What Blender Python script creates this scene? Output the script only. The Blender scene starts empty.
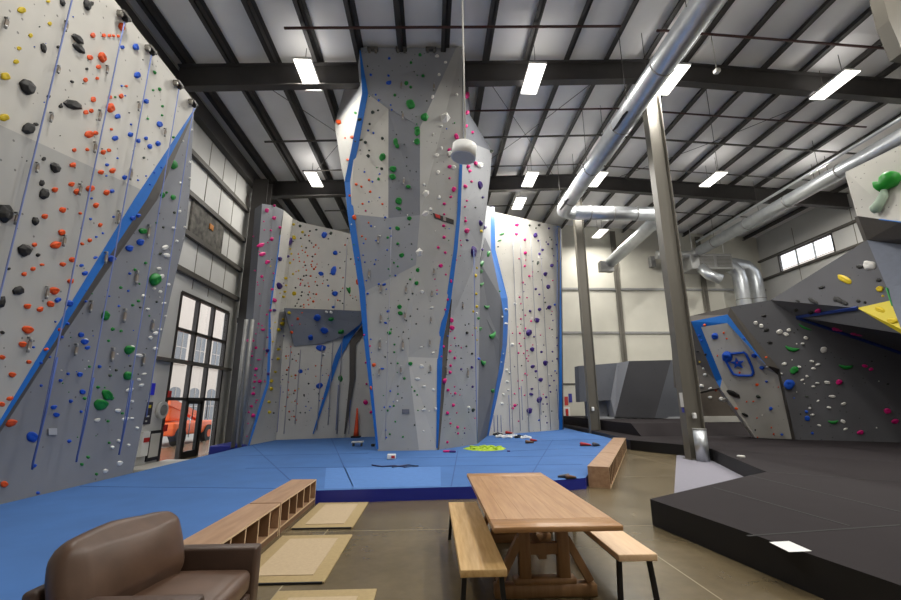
import bpy, bmesh, math, random
from mathutils import Vector, Matrix, Euler, noise
from mathutils.bvhtree import BVHTree
random.seed(7)
sc = bpy.context.scene
EXPO = -0.78
COL = sc.collection
# ------------------------------------------------------------------ camera model
F = 430.0; PITCH = math.radians(13.35); YAW = math.radians(2.6); H = 1.8; ROLL = math.radians(0.3)
def ray(u, v):
    x0 = u-450.5; y0 = 300-v
    x = x0*math.cos(ROLL)+y0*math.sin(ROLL); y = -x0*math.sin(ROLL)+y0*math.cos(ROLL)
    up = F*math.sin(PITCH)+y*math.cos(PITCH); fw = F*math.cos(PITCH)-y*math.sin(PITCH)
    return Vector((x*math.cos(YAW)+fw*math.sin(YAW), -x*math.sin(YAW)+fw*math.cos(YAW), up))
def atY(u, v, Y): r = ray(u, v); r = r*(Y/r.y); return Vector((r.x, Y, H+r.z))
def atZ(u, v, Z): r = ray(u, v); r = r*((Z-H)/r.z); return Vector((r.x, r.y, Z))
def atX(u, v, X): r = ray(u, v); r = r*(X/r.x); return Vector((X, r.y, H+r.z))
# ------------------------------------------------------------------ materials
def lin(c):
    return tuple(((x/255)/12.92 if x/255 <= .04045 else ((x/255+.055)/1.055)**2.4) for x in c)
MATS = {}
def mat(name, rgb, rough=.6, metal=0, nz=0, scale=8, bump=0, emit=None, stretch=None, rgb2=None, coat=0, spec=.5):
    if name in MATS: return MATS[name]
    m = bpy.data.materials.new(name); m.use_nodes = True
    nt = m.node_tree; b = nt.nodes['Principled BSDF']
    c = lin(rgb)
    b.inputs['Base Color'].default_value = (*c, 1); b.inputs['Roughness'].default_value = rough
    b.inputs['Metallic'].default_value = metal
    b.inputs['Specular IOR Level'].default_value = spec
    if coat: b.inputs['Coat Weight'].default_value = coat
    if nz or bump or rgb2:
        tc = nt.nodes.new('ShaderNodeTexCoord'); mp = nt.nodes.new('ShaderNodeMapping')
        nt.links.new(tc.outputs['Object'], mp.inputs[0])
        if stretch: mp.inputs['Scale'].default_value = stretch
        n = nt.nodes.new('ShaderNodeTexNoise'); n.inputs['Scale'].default_value = scale; n.inputs['Detail'].default_value = 6
        nt.links.new(mp.outputs[0], n.inputs[0])
        if nz or rgb2:
            r = nt.nodes.new('ShaderNodeValToRGB')
            r.color_ramp.elements[0].position = .3; r.color_ramp.elements[1].position = .7
            c2 = lin(rgb2) if rgb2 else tuple(min(1, x*(1+nz)) for x in c)
            c1 = c if rgb2 else tuple(x*(1-nz) for x in c)
            r.color_ramp.elements[0].color = (*c1, 1); r.color_ramp.elements[1].color = (*c2, 1)
            nt.links.new(n.outputs[0], r.inputs[0]); nt.links.new(r.outputs[0], b.inputs['Base Color'])
        if bump:
            bp = nt.nodes.new('ShaderNodeBump'); bp.inputs['Strength'].default_value = bump; bp.inputs['Distance'].default_value = .02
            nt.links.new(n.outputs[0], bp.inputs['Height']); nt.links.new(bp.outputs[0], b.inputs['Normal'])
    if emit:
        b.inputs['Emission Color'].default_value = (*lin(rgb), 1); b.inputs['Emission Strength'].default_value = emit
    MATS[name] = m; return m
def panelmat(name, rgb, rough=.75):
    """painted plywood: slight mottling plus a sparse grid of tiny bolt holes"""
    if name in MATS: return MATS[name]
    m = mat(name, rgb, rough, nz=.05, scale=1.2)
    nt = m.node_tree; b = nt.nodes['Principled BSDF']
    src = b.inputs['Base Color'].links[0].from_socket
    tc = nt.nodes.new('ShaderNodeTexCoord')
    v = nt.nodes.new('ShaderNodeTexVoronoi'); v.inputs['Scale'].default_value = 4.2; v.inputs['Randomness'].default_value = .6
    nt.links.new(tc.outputs['Object'], v.inputs['Vector'])
    lt = nt.nodes.new('ShaderNodeMath'); lt.operation = 'LESS_THAN'; lt.inputs[1].default_value = .085
    nt.links.new(v.outputs['Distance'], lt.inputs[0])
    mx = nt.nodes.new('ShaderNodeMix'); mx.data_type = 'RGBA'
    nt.links.new(lt.outputs[0], mx.inputs['Factor']); nt.links.new(src, mx.inputs[6])
    mx.inputs[7].default_value = (*[x*.42 for x in lin(rgb)], 1)
    nt.links.new(mx.outputs[2], b.inputs['Base Color'])
    return m
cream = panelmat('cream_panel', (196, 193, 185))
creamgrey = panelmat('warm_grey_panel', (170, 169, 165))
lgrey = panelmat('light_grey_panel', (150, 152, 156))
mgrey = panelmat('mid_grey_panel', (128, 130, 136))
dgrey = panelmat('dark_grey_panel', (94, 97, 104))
bgrey = panelmat('boulder_grey_panel', (88, 88, 92))
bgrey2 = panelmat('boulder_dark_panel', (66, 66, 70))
bluegrey = panelmat('blue_grey_panel', (128, 136, 152))
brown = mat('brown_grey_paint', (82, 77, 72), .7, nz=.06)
blue = mat('blue_paint', (20, 104, 188), .5, nz=.05)
blue2 = mat('dark_blue_paint', (22, 50, 120), .5)
yellowp = mat('yellow_paint', (205, 185, 20), .5)
steel = mat('dark_steel', (62, 59, 57), .55, nz=.08, scale=3)
steelcol = mat('grey_column_steel', (108, 104, 95), .45, metal=.15, nz=.08, scale=2, stretch=(1, 1, .15))
galv = mat('galvanised_duct', (206, 210, 214), .34, metal=.75, nz=.08, scale=3)
galvd = mat('dull_galvanised', (150, 150, 148), .5, metal=.5, nz=.08)
roofm = mat('roof_insulation', (242, 240, 238), .6, nz=.05, scale=.6)
liner = mat('wall_liner', (206, 203, 190), .55, nz=.05, scale=.8)
linerw = mat('wall_liner_white', (205, 204, 200), .55, nz=.05, scale=.8)
girtm = mat('girt_steel', (88, 84, 78), .6)
redpipe = mat('sprinkler_pipe', (72, 42, 38), .5)
white = mat('white_plastic', (235, 235, 232), .4)
offwhite = mat('off_white', (205, 203, 196), .6)
blackm = mat('black_metal', (22, 21, 21), .45, metal=.3)
rubber = mat('black_rubber', (24, 23, 23), .7)
leather = mat('brown_leather', (88, 66, 52), .42, nz=.2, scale=5, bump=.15)
leatherd = mat('dark_leather', (70, 52, 42), .45, nz=.15, scale=6, bump=.1)
tan = mat('tan_rug_border', (160, 140, 100), .9, nz=.08, scale=30)
tanl = mat('pale_rug_centre', (178, 158, 128), .9, nz=.06, scale=30)
carpet = mat('grey_carpet', (128, 126, 136), .95, nz=.06, scale=40)
glassm = bpy.data.materials.new('window_glass'); glassm.use_nodes = True
_n = glassm.node_tree; _n.nodes.clear()
_o = _n.nodes.new('ShaderNodeOutputMaterial'); _t = _n.nodes.new('ShaderNodeBsdfTransparent'); _g = _n.nodes.new('ShaderNodeBsdfGlossy')
_g.inputs['Roughness'].default_value = .02; _m = _n.nodes.new('ShaderNodeMixShader'); _m.inputs[0].default_value = .08
_n.links.new(_t.outputs[0], _m.inputs[1]); _n.links.new(_g.outputs[0], _m.inputs[2]); _n.links.new(_m.outputs[0], _o.inputs[0])
lampm = mat('lamp_diffuser', (255, 250, 240), .5, emit=7)

def wood(name, c1, c2, stretch=(1, 12, 12), scale=2.2, rough=.45):
    m = mat(name, c1, rough, rgb2=c2, scale=scale, stretch=stretch, bump=.04)
    return m
tablewood = wood('table_wood', (158, 114, 70), (182, 140, 94), (14, 1, 14), 2.0, .38)
tableend = wood('table_end_wood', (156, 112, 68), (178, 136, 92), (1, 14, 14), 2.0, .38)
tableleg = wood('table_leg_wood', (132, 96, 60), (154, 116, 76), (10, 10, 1), 2.0, .5)
benchwood = wood('bench_wood', (188, 148, 92), (212, 178, 124), (12, 1, 12), 2.4, .5)
benchpale = wood('pale_bench_wood', (214, 178, 138), (226, 194, 156), (12, 1, 12), 2.4, .5)
ply = wood('cubby_ply', (148, 114, 86), (172, 138, 108), (8, 1, 8), 1.6, .45)
plyedge = mat('ply_edge', (214, 186, 150), .6)
plyin = mat('cubby_inside', (120, 90, 64), .6)

# concrete floor
def floor_material():
    m = bpy.data.materials.new('polished_concrete'); m.use_nodes = True; nt = m.node_tree; b = nt.nodes['Principled BSDF']
    tc = nt.nodes.new('ShaderNodeTexCoord')
    n1 = nt.nodes.new('ShaderNodeTexNoise'); n1.inputs['Scale'].default_value = .9; n1.inputs['Detail'].default_value = 8; n1.inputs['Roughness'].default_value = .65
    n2 = nt.nodes.new('ShaderNodeTexNoise'); n2.inputs['Scale'].default_value = 7; n2.inputs['Detail'].default_value = 6
    for n in (n1, n2): nt.links.new(tc.outputs['Object'], n.inputs[0])
    r = nt.nodes.new('ShaderNodeValToRGB'); e = r.color_ramp.elements
    e[0].position = .15; e[0].color = (*lin((84, 72, 50)), 1); e[1].position = .85; e[1].color = (*lin((126, 112, 86)), 1)
    nt.links.new(n1.outputs[0], r.inputs[0])
    mx = nt.nodes.new('ShaderNodeMix'); mx.data_type = 'RGBA'; mx.blend_type = 'MULTIPLY'; mx.inputs['Factor'].default_value = .25
    nt.links.new(r.outputs[0], mx.inputs[6]); nt.links.new(n2.outputs[0], mx.inputs[7])
    # saw-cut control joints every 4.2 m
    sx = nt.nodes.new('ShaderNodeSeparateXYZ'); nt.links.new(tc.outputs['Object'], sx.inputs[0])
    last = mx.outputs[2]
    for ax, off in (('X', 2.35), ('Y', 1.7)):
        ad = nt.nodes.new('ShaderNodeMath'); ad.operation = 'ADD'; ad.inputs[1].default_value = off+42
        md = nt.nodes.new('ShaderNodeMath'); md.operation = 'MODULO'; md.inputs[1].default_value = 4.2
        l = nt.nodes.new('ShaderNodeMath'); l.operation = 'LESS_THAN'; l.inputs[1].default_value = .016
        nt.links.new(sx.outputs[ax], ad.inputs[0]); nt.links.new(ad.outputs[0], md.inputs[0]); nt.links.new(md.outputs[0], l.inputs[0])
        q = nt.nodes.new('ShaderNodeMix'); q.data_type = 'RGBA'
        nt.links.new(l.outputs[0], q.inputs['Factor']); nt.links.new(last, q.inputs[6]); q.inputs[7].default_value = (*lin((150, 138, 112)), 1)
        last = q.outputs[2]
    nt.links.new(last, b.inputs['Base Color'])
    rr = nt.nodes.new('ShaderNodeMapRange'); rr.inputs[3].default_value = .2; rr.inputs[4].default_value = .3
    nt.links.new(n1.outputs[0], rr.inputs[0]); nt.links.new(rr.outputs[0], b.inputs['Roughness'])
    return m
floorm = floor_material()
bluemat = mat('blue_mat_carpet', (58, 102, 162), .85, nz=.09, scale=1.3)
blueedge = mat('blue_mat_vinyl', (28, 40, 140), .4)
blueseam = mat('blue_mat_seam', (44, 80, 136), .9)
bluepale = mat('pale_blue_carpet_tile', (74, 118, 180), .85, nz=.05)
blackmat = mat('black_mat_vinyl', (36, 31, 33), .85, nz=.06, scale=2, spec=.2)
blackside = mat('black_mat_side', (19, 18, 20), .6)
blackseam = mat('black_mat_seam', (22, 20, 21), .8)

# ------------------------------------------------------------------ mesh helper
class MB:
    def __init__(s): s.v = []; s.f = []; s.m = []; s.sm = []; s.mats = []
    def mi(s, m):
        if m not in s.mats: s.mats.append(m)
        return s.mats.index(m)
    def add(s, vs, fs, m, smooth=False):
        o = len(s.v); s.v += [Vector(p) for p in vs]; k = s.mi(m)
        for f in fs: s.f.append([i+o for i in f]); s.m.append(k); s.sm.append(smooth)
        return s
    def box(s, c, d, m, rot=None):
        c = Vector(c); R = rot.to_matrix() if rot else Matrix.Identity(3)
        vs = [c+R@Vector((x*d[0]/2, y*d[1]/2, z*d[2]/2)) for x in (-1, 1) for y in (-1, 1) for z in (-1, 1)]
        return s.add(vs, [(0, 1, 3, 2), (4, 6, 7, 5), (0, 4, 5, 1), (2, 3, 7, 6), (0, 2, 6, 4), (1, 5, 7, 3)], m)
    def bx(s, x0, x1, y0, y1, z0, z1, m): return s.box(((x0+x1)/2, (y0+y1)/2, (z0+z1)/2), (x1-x0, y1-y0, z1-z0), m)
    def rbox(s, c, d, m, r=.04, seg=3, rot=None, puff=0):
        """rounded box, optionally puffed like a cushion"""
        bm = bmesh.new(); bmesh.ops.create_cube(bm, size=1)
        for v in bm.verts: v.co = Vector((v.co.x*d[0], v.co.y*d[1], v.co.z*d[2]))
        bmesh.ops.bevel(bm, geom=bm.edges[:], offset=r, segments=seg, affect='EDGES', profile=.5)
        if puff:
            bmesh.ops.subdivide_edges(bm, edges=[e for e in bm.edges if e.calc_length() > min(d)*.3], cuts=6, use_grid_fill=True)
            for v in bm.verts:
                a = v.co
                fx = 1-(2*a.x/d[0])**2; fy = 1-(2*a.y/d[1])**2; fz = 1-(2*a.z/d[2])**2
                fx, fy, fz = [max(0, q) for q in (fx, fy, fz)]
                n = Vector((math.copysign(1, a.x)*fy*fz*(abs(a.x) > d[0]*.45), math.copysign(1, a.y)*fx*fz*(abs(a.y) > d[1]*.45), math.copysign(1, a.z)*fx*fy*(abs(a.z) > d[2]*.45)))
                v.co += n*puff + Vector((0, 0, 1))*noise.noise(a*6)*puff*.35
        c = Vector(c); R = rot.to_matrix() if rot else Matrix.Identity(3)
        bm.verts.index_update()
        s.add([c+R@v.co for v in bm.verts], [[v.index for v in f.verts] for f in bm.faces], m, True)
        bm.free(); return s
    def bar(s, p, q, w, h, m, up=(0, 0, 1)):
        p = Vector(p); q = Vector(q); d = (q-p).normalized(); up = Vector(up)
        if abs(d.dot(up)) > .98: up = Vector((0, 1, 0))
        a = d.cross(up).normalized(); b = a.cross(d)
        vs = [e+a*x*w/2+b*y*h/2 for e in (p, q) for x, y in ((-1, -1), (1, -1), (1, 1), (-1, 1))]
        return s.add(vs, [(3, 2, 1, 0), (4, 5, 6, 7), (0, 1, 5, 4), (1, 2, 6, 5), (2, 3, 7, 6), (3, 0, 4, 7)], m)
    def tube(s, pts, r, m, n=12, caps=True):
        pts = [Vector(p) for p in pts]; rs = r if isinstance(r, (list, tuple)) else [r]*len(pts)
        vs = []; prev = None
        for i, p in enumerate(pts):
            d = (pts[min(i+1, len(pts)-1)]-pts[max(i-1, 0)]).normalized()
            if prev is None:
                a = d.cross(Vector((0, 0, 1)));
                if a.length < .05: a = d.cross(Vector((0, 1, 0)))
                a.normalize()
            else: a = (prev-d*prev.dot(d)).normalized()
            prev = a; b = d.cross(a)
            vs += [p+(a*math.cos(t*2*math.pi/n)+b*math.sin(t*2*math.pi/n))*rs[i] for t in range(n)]
        fs = [(i*n+j, i*n+(j+1) % n, (i+1)*n+(j+1) % n, (i+1)*n+j) for i in range(len(pts)-1) for j in range(n)]
        s.add(vs, fs, m, True)
        if caps:
            s.add(vs[:n], [list(range(n))[::-1]], m); s.add(vs[-n:], [list(range(n))], m)
        return s
    def solid(s, pts, faces, mats, back, backm=None):
        """front surface from pts/faces, closed by a copy shifted along `back`"""
        pts = [Vector(p) for p in pts]; back = Vector(back); bm_ = backm or mats[0]
        for f, m in zip(faces, mats): s.add([pts[i] for i in f], [list(range(len(f)))], m)
        cnt = {}
        for f in faces:
            for i in range(len(f)): a, b = f[i], f[(i+1) % len(f)]; cnt.setdefault(frozenset((a, b)), []).append((a, b))
        for k, l in cnt.items():
            if len(l) == 1:
                a, b = l[0]; s.add([pts[a], pts[b], pts[b]+back, pts[a]+back], [(3, 2, 1, 0)], bm_)
        for f in faces: s.add([pts[i]+back for i in f], [list(range(len(f)))[::-1]], bm_)
        return s
    def build(s, name, parent=None, loc=None):
        me = bpy.data.meshes.new(name)
        base = Vector(parent['_base']) if parent is not None and '_base' in parent else (Vector(loc) if loc is not None else None)
        if base is None:
            xs = [p.x for p in s.v]; ys = [p.y for p in s.v]; zs = [p.z for p in s.v]
            base = Vector(((min(xs)+max(xs))/2, (min(ys)+max(ys))/2, min(zs)))
        me.from_pydata([p-base for p in s.v], [], s.f)
        for m in s.mats: me.materials.append(m)
        me.polygons.foreach_set('material_index', s.m); me.polygons.foreach_set('use_smooth', s.sm)
        bm = bmesh.new(); bm.from_mesh(me); bmesh.ops.remove_doubles(bm, verts=bm.verts, dist=1e-5)
        bmesh.ops.recalc_face_normals(bm, faces=bm.faces); bm.to_mesh(me); bm.free(); me.update()
        o = bpy.data.objects.new(name, me); COL.objects.link(o)
        if parent is not None: o.parent = parent; o['_base'] = list(base)
        else: o.location = base; o['_base'] = list(base)
        return o
def tag(o, label=None, cat=None, group=None, kind=None):
    if label: o['label'] = label
    if cat: o['category'] = cat
    if group: o['group'] = group
    if kind: o['kind'] = kind
    return o
def empty(name, loc, label, cat, group=None):
    o = bpy.data.objects.new(name, None); COL.objects.link(o); o.location = loc; o['_base'] = list(loc); o.empty_display_size = .2
    return tag(o, label, cat, group)
def struct(mb, name): o = mb.build(name); o['kind'] = 'structure'; return o
CLIMB = []            # (verts, faces, wall) of everything holds are bolted to
CUR = ['']
def climb(mb):
    CLIMB.append(([p.copy() for p in mb.v], [list(f) for f in mb.f], CUR[0])); return mb
XRP = -6.63
ROPEY = [atX(u, v, XRP).y for u, v in ((48.3, 97), (95, 165), (122, 215), (155, 235), (181, 190))]

# ------------------------------------------------------------------ the shell
XL, XR, YF, YB, RX = -9.7, 25.3, 30.5, -5.0, 8.35
MZ = .22; BZ = .36
def rtop(x): return 14.82-(.047 if x < RX else .056)*abs(x-RX)
def rbot(x): return 13.95-(.052 if x < RX else .06)*abs(x-RX)
b = MB().bx(-7.0, XR+.2, YB-.2, YF+.2, -.15, 0, floorm); struct(b, 'floor')
b = MB().bx(-13, -7.0, 8, YF+.2, -.45, -.3, floorm).bx(-7.02, -7.0, 8, YF+.2, -.3, -.15, floorm); tag(struct(b, 'floor'), None)
b = MB()
b.add([(XL-.2, YB, rtop(XL)+.32), (RX, YB, rtop(RX)+.32), (XR+.2, YB, rtop(XR)+.32), (XL-.2, YF+.2, rtop(XL)+.32), (RX, YF+.2, rtop(RX)+.32), (XR+.2, YF+.2, rtop(XR)+.32)], [(0, 1, 4, 3), (1, 2, 5, 4)], roofm)
b.add([(XL-.2, YB, rtop(XL)+.5), (RX, YB, rtop(RX)+.5), (XR+.2, YB, rtop(XR)+.5), (XL-.2, YF+.2, rtop(XL)+.5), (RX, YF+.2, rtop(RX)+.5), (XR+.2, YF+.2, rtop(XR)+.5)], [(3, 4, 1, 0), (4, 5, 2, 1)], roofm)
struct(b, 'ceiling')
# left wall, opening for the storefront Y 16.65-20.65, z -.3..6.0
def wall_x(name, X, T, opens, zt, m, y0=YB, y1=YF):
    b = MB(); X1 = X-T if X < 0 else X+T
    xa, xb = min(X, X1), max(X, X1); (oy0, oy1, oz0, oz1) = opens
    b.bx(xa, xb, y0, oy0, -.3, zt, m); b.bx(xa, xb, oy1, y1, -.3, zt, m)
    b.bx(xa, xb, oy0, oy1, oz1, zt, m)
    if oz0 > -.3: b.bx(xa, xb, oy0, oy1, -.3, oz0, m)
    return struct(b, name)
wall_x('wall_left', XL, .2, (16.65, 20.65, -.3, 6.02), rtop(XL)+.3, linerw)
wall_x('wall_right', XR, .2, (24.45, 28.75, 10.82, 12.08), rtop(XR)+.3, linerw)
b = MB(); zc = rtop(RX)+.32; zl = rtop(XL)+.32; zr = rtop(XR)+.32
b.solid([(XL, YF, -.3), (XR, YF, -.3), (XR, YF, zr), (RX, YF, zc), (XL, YF, zl)], [(0, 1, 2, 3, 4)], [liner], (0, .2, 0)); struct(b, 'wall_far')
b = MB(); b.solid([(XL, YB, -.3), (XR, YB, -.3), (XR, YB, zr), (RX, YB, zc), (XL, YB, zl)], [(4, 3, 2, 1, 0)], [mat('back_wall_paint', (150, 148, 144))], (0, -.2, 0)); struct(b, 'wall_back')
# girts and panel seams
def beam(name, pts, w, h, m, n=None):
    b = MB()
    for p, q in pts: b.bar(p, q, w, h, m)
    return struct(b, name)
k = 1
for z in (3.35, 6.8, 8.3, 9.9, 11.55):
    segs = [((XL+.1, 12.0, z), (XL+.1, 21.2, z))]
    beam('trim_%d' % k, segs, .18, .2 if z > 4 else .12, girtm); k += 1
beam('trim_%d' % k, [((XL+.16, YB, 13.4), (XL+.16, YF, 13.4))], .3, .75, steel); k += 1
beam('trim_%d' % k, [((XR-.1, 16, 10.72), (XR-.1, YF, 10.72)), ((XR-.1, 16, 12.17), (XR-.1, YF, 12.17))], .18, .14, girtm); k += 1
beam('trim_%d' % k, [((9.0, YF-.06, z), (XR, YF-.06, z)) for z in (6.65, 9.93)], .1, .16, galvd); k += 1
beam('trim_%d' % k, [((9.0, YF-.04, 3.0), (XR, YF-.04, 3.0))], .06, .1, girtm); k += 1
seamm = mat('panel_seam', (120, 116, 104), .8)
b = MB()
for y in (17.3, 18.55, 19.8): b.bx(XL, XL+.012, y-.02, y+.02, 6.3, 13, seamm)
for y in (19, 23, 27.2): b.bx(XR-.012, XR, y-.02, y+.02, 5, 13.6, seamm)
o = struct(b, 'trim_%d' % k); k += 1
for X in (13.85, 20.5):
    b = MB().bx(X-.2, X+.2, YF-.16, YF-.12, 0, rtop(X), steelcol).bx(X-.02, X+.02, YF-.16, YF, 0, rtop(X), steelcol); struct(b, 'trim_%d' % k); k += 1

# rigid frames: rafters + columns
def rafter(y, label):
    e = empty('roof_rafter', (RX, y, rbot(RX)), label, 'beam', 'roof rafters')
    for side, (x0, x1) in (('l', (XL+.3, RX)), ('r', (RX, XR-.3))):
        b = MB()
        def q(x, dz0, dz1, w):
            pass
        for (zf, h) in ((rbot, .03), (lambda x: rtop(x)-.03, .03)):
            b.add([(x, y+s*.16, zf(x)+hh) for x in (x0, x1) for s in (-1, 1) for hh in (0, h)], [(0, 1, 3, 2), (4, 6, 7, 5), (0, 4, 5, 1), (2, 3, 7, 6), (0, 2, 6, 4), (1, 5, 7, 3)], steel)
        b.add([(x, y+s*.012, z) for x in (x0, x1) for s in (-1, 1) for z in (rbot(x)+.02, rtop(x)-.02)], [(0, 1, 3, 2), (4, 6, 7, 5), (0, 4, 5, 1), (2, 3, 7, 6), (0, 2, 6, 4), (1, 5, 7, 3)], steel)
        b.build('rafter_half', e)
    return e
rafter(14.0, 'dark steel roof rafter nearest the camera, crossing above the tall tower')
rafter(22.7, 'dark steel roof rafter farther back, crossing behind the tall tower')
tagn = None
def wcol(x, y, z0, z1, d, w, m, name, label):
    b = MB().bx(x-d/2, x-d/2+.03, y-w/2, y+w/2, z0, z1, m).bx(x+d/2-.03, x+d/2, y-w/2, y+w/2, z0, z1, m).bx(x-d/2+.03, x+d/2-.03, y-.012, y+.012, z0, z1, m)
    e = empty(name, (x, y, z0), label, 'column', 'steel building columns')
    b.build('shaft', e)
    MB().bx(x-d/2-.05, x+d/2+.05, y-w/2-.04, y+w/2+.04, z0, z0+.03, m).build('base_plate', e)
    return e
wcol(8.4, 14.0, 0, rbot(8.32), .58, .34, steelcol, 'steel_column', 'tall grey steel column on grey carpet patch between black mats')
wcol(8.42, 22.7, 0, rbot(8.5), .5, .32, steelcol, 'steel_column', 'tall grey steel column farther back at the edge of blue mats')
b = MB().bx(-9.4, -8.62, 21.0, 21.03, -.3, 13.3, steel).bx(-9.4, -8.62, 21.55, 21.58, -.3, 13.3, steel).bx(-9.05, -9.0, 21.03, 21.55, -.3, 13.3, steel)
e = empty('steel_column', (-9, 21.3, -.3), 'dark steel column in left corner beside the tall window', 'column'); b.build('shaft', e)
MB().bx(-9.45, -8.6, 20.99, 21.6, 5.6, 5.85, steel).build('splice_plate', e)
yel = mat('yellow_tag', (210, 175, 30))
for z in (3.4, 6.0, 9.0): MB().bx(-8.95, -8.8, 20.95, 20.995, z, z+.35, yel).build('tag', e)
# pale conduit pipes
pc = atZ(242.3, 447, MZ)
for i, x in enumerate((pc.x-.3, pc.x-.06)):
    b = MB().tube([(x, pc.y-.1, MZ), (x, pc.y-.1, 5.0)], .075, galvd, 10)
    tag(b.build('conduit_pipe'), ['pale vertical pipe nearer the window beside the corner column', 'pale vertical pipe nearer the pink-hold wall in left corner'][i], 'pipe')
# purlins
for i in range(22):
    x = .46+1.59*(i-6)
    if x < XL+.4 or x > XR-.3: continue
    z = rtop(x)
    b = MB().bx(x-.02, x+.02, YB, YF, z, z+.28, steel).bx(x-.16, x+.02, YB, YF, z, z+.02, steel).bx(x-.02, x+.16, YB, YF, z+.26, z+.28, steel)
    o = b.build('roof_purlin'); o['kind'] = 'structure'; o.name = 'trim_%d' % k; k += 1
# sprinkler and bridging pipes across the bays
def xpipe(y, x0, x1, r, m, label, dz=-.12):
    xs = [x0, RX, x1] if x0 < RX < x1 else [x0, x1]
    b = MB().tube([(x, y, rtop(x)+dz) for x in xs], r, m, 8); return tag(b.build('ceiling_pipe'), label, 'pipe')
xpipe(12.2, -5, 6.6, .045, redpipe, 'thin reddish pipe under the roof in front of the nearest rafter, left length')
xpipe(12.4, 8.0, 23, .045, redpipe, 'thin reddish pipe under the roof in front of the nearest rafter, right length')
xpipe(16.6, -4, 20, .04, redpipe, 'thin dark pipe under the roof just behind the nearest rafter')
xpipe(18.6, -8, 22, .05, girtm, 'thicker dark pipe under the roof midway between the rafters')
xpipe(21.3, -7, 22, .035, girtm, 'thin dark pipe under the roof just before the farther rafter')
xpipe(26.3, -7, 22, .04, girtm, 'dark pipe under the roof behind the farther rafter')
b = MB().tube([(-7.6, 14.2, rtop(-7.6)-.1), (-7.6, 22.5, rtop(-7.6)-.1)], .05, girtm, 8); tag(b.build('ceiling_pipe'), 'long pipe under the roof running beside the left eave', 'pipe')
b = MB().tube([(9.1, 6, rtop(9.1)-.2), (9.1, 22, rtop(9.1)-.2)], .05, galvd, 8); tag(b.build('ceiling_pipe'), 'long pipe under the roof running right of the big duct', 'pipe')
for i, (xa, ya, xb, yb, lab) in enumerate(((-7, 14.4, -1.5, 22.4, 'slack crossed bracing rod above the pink-hold wall, running away to the right'), (-1.5, 14.4, -7, 22.4, 'slack crossed bracing rod above the pink-hold wall, running away to the left'),
        (2, 14.4, 7, 22.4, 'crossed bracing rod left of the big duct, running away to the right'), (7, 14.4, 2, 22.4, 'crossed bracing rod left of the big duct, running away to the left'),
        (11, 14.4, 17, 22.4, 'crossed bracing rod right of the near column, running away to the right'), (17, 14.4, 11, 22.4, 'crossed bracing rod right of the near column, running away to the left'))):
    b = MB().tube([(xa, ya, rtop(xa)-.06), ((xa+xb)/2, (ya+yb)/2, rtop((xa+xb)/2)-.06-.1*(i % 2)), (xb, yb, rtop(xb)-.06)], .014, girtm, 6)
    tag(b.build('bracing_rod'), lab, 'rod', 'roof bracing rods')

# ------------------------------------------------------------------ storefront window in the left wall
b = MB(); X0, X1 = XL-.14, XL+.02
fr = mat('window_frame_dark', (58, 54, 52), .45, metal=.3)
ys = [16.65, 18.0, 19.3, 20.65]; zs = [-.3, 1.97, 3.4, 4.6, 6.02]
for y in ys: b.bx(X0, X1, y-.07, y+.07, zs[0], zs[-1], fr)
for z in zs[1:]: b.bx(X0, X1, ys[0], ys[-1], z-.06, z+.06, fr)
wf = struct(b, 'window_1')
for j in range(4):
    for i in range(3):
        if i == 1 and j == 0: continue
        g = MB().bx(XL-.07, XL-.055, ys[i]+.07, ys[i+1]-.07, zs[j]+.06, zs[j+1]-.06, glassm).build('pane', wf)
b = MB()
for y in (18.12, 19.18): b.bx(XL-.12, XL+.0, y-.09, y+.09, -.3, 1.9, blackm)
b.bx(XL-.12, XL+.0, 18.03, 19.27, 1.78, 1.91, blackm).bx(XL-.12, XL, 18.21, 19.09, -.3, -.05, blackm)
d = struct(b, 'door_1'); MB().bx(XL-.07, XL-.055, 18.21, 19.09, -.05, 1.78, glassm).build('pane', d)
MB().tube([(XL+.08, 18.3, .5), (XL+.08, 18.3, 1.3)], .02, galv, 8).build('handle', d)
b = MB(); X0, X1 = XR-.04, XR+.14
for y in (24.45, 28.75): b.bx(X0, X1, y-.04, y+.04, 10.82, 12.08, fr)
for z in (10.82, 12.08): b.bx(X0, X1, 24.45, 28.75, z-.04, z+.04, fr)
for y in (25.9, 27.3): b.bx(X0+.05, X1, y-.012, y+.012, 10.82, 12.08, galvd)
w2 = struct(b, 'window_2')
for y0, y1 in ((24.5, 25.88), (25.92, 27.28), (27.32, 28.7)): MB().bx(XR+.06, XR+.075, y0, y1, 10.87, 12.03, glassm).build('pane', w2)
# outside: pavement, brick building, orange lift
pav = mat('pavement', (150, 148, 142), .8, nz=.06)
b = MB().bx(-45, -9.95, -10, 60, -.6, -.45, pav); o = struct(b, 'pavement')
def brick():
    m = bpy.data.materials.new('pale_red_brick'); m.use_nodes = True; nt = m.node_tree; p = nt.nodes['Principled BSDF']
    tc = nt.nodes.new('ShaderNodeTexCoord'); mp = nt.nodes.new('ShaderNodeMapping'); mp.inputs['Rotation'].default_value = (math.pi/2, 0, math.pi/2)
    br = nt.nodes.new('ShaderNodeTexBrick'); br.inputs['Scale'].default_value = 3
    br.inputs['Color1'].default_value = (*lin((196, 150, 134)), 1); br.inputs['Color2'].default_value = (*lin((182, 136, 122)), 1); br.inputs['Mortar'].default_value = (*lin((200, 190, 180)), 1)
    nt.links.new(tc.outputs['Object'], mp.inputs[0]); nt.links.new(mp.outputs[0], br.inputs[0]); nt.links.new(br.outputs[0], p.inputs['Base Color']); p.inputs['Roughness'].default_value = .8
    return m
brickm = brick(); BX = -26.0
e = empty('brick_building', (BX, 45, -.45), 'pale red brick building with arched windows seen through the tall window', 'building')
MB().bx(BX-.5, BX, 28, 66, -.45, 16, brickm).build('wall', e)
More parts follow.
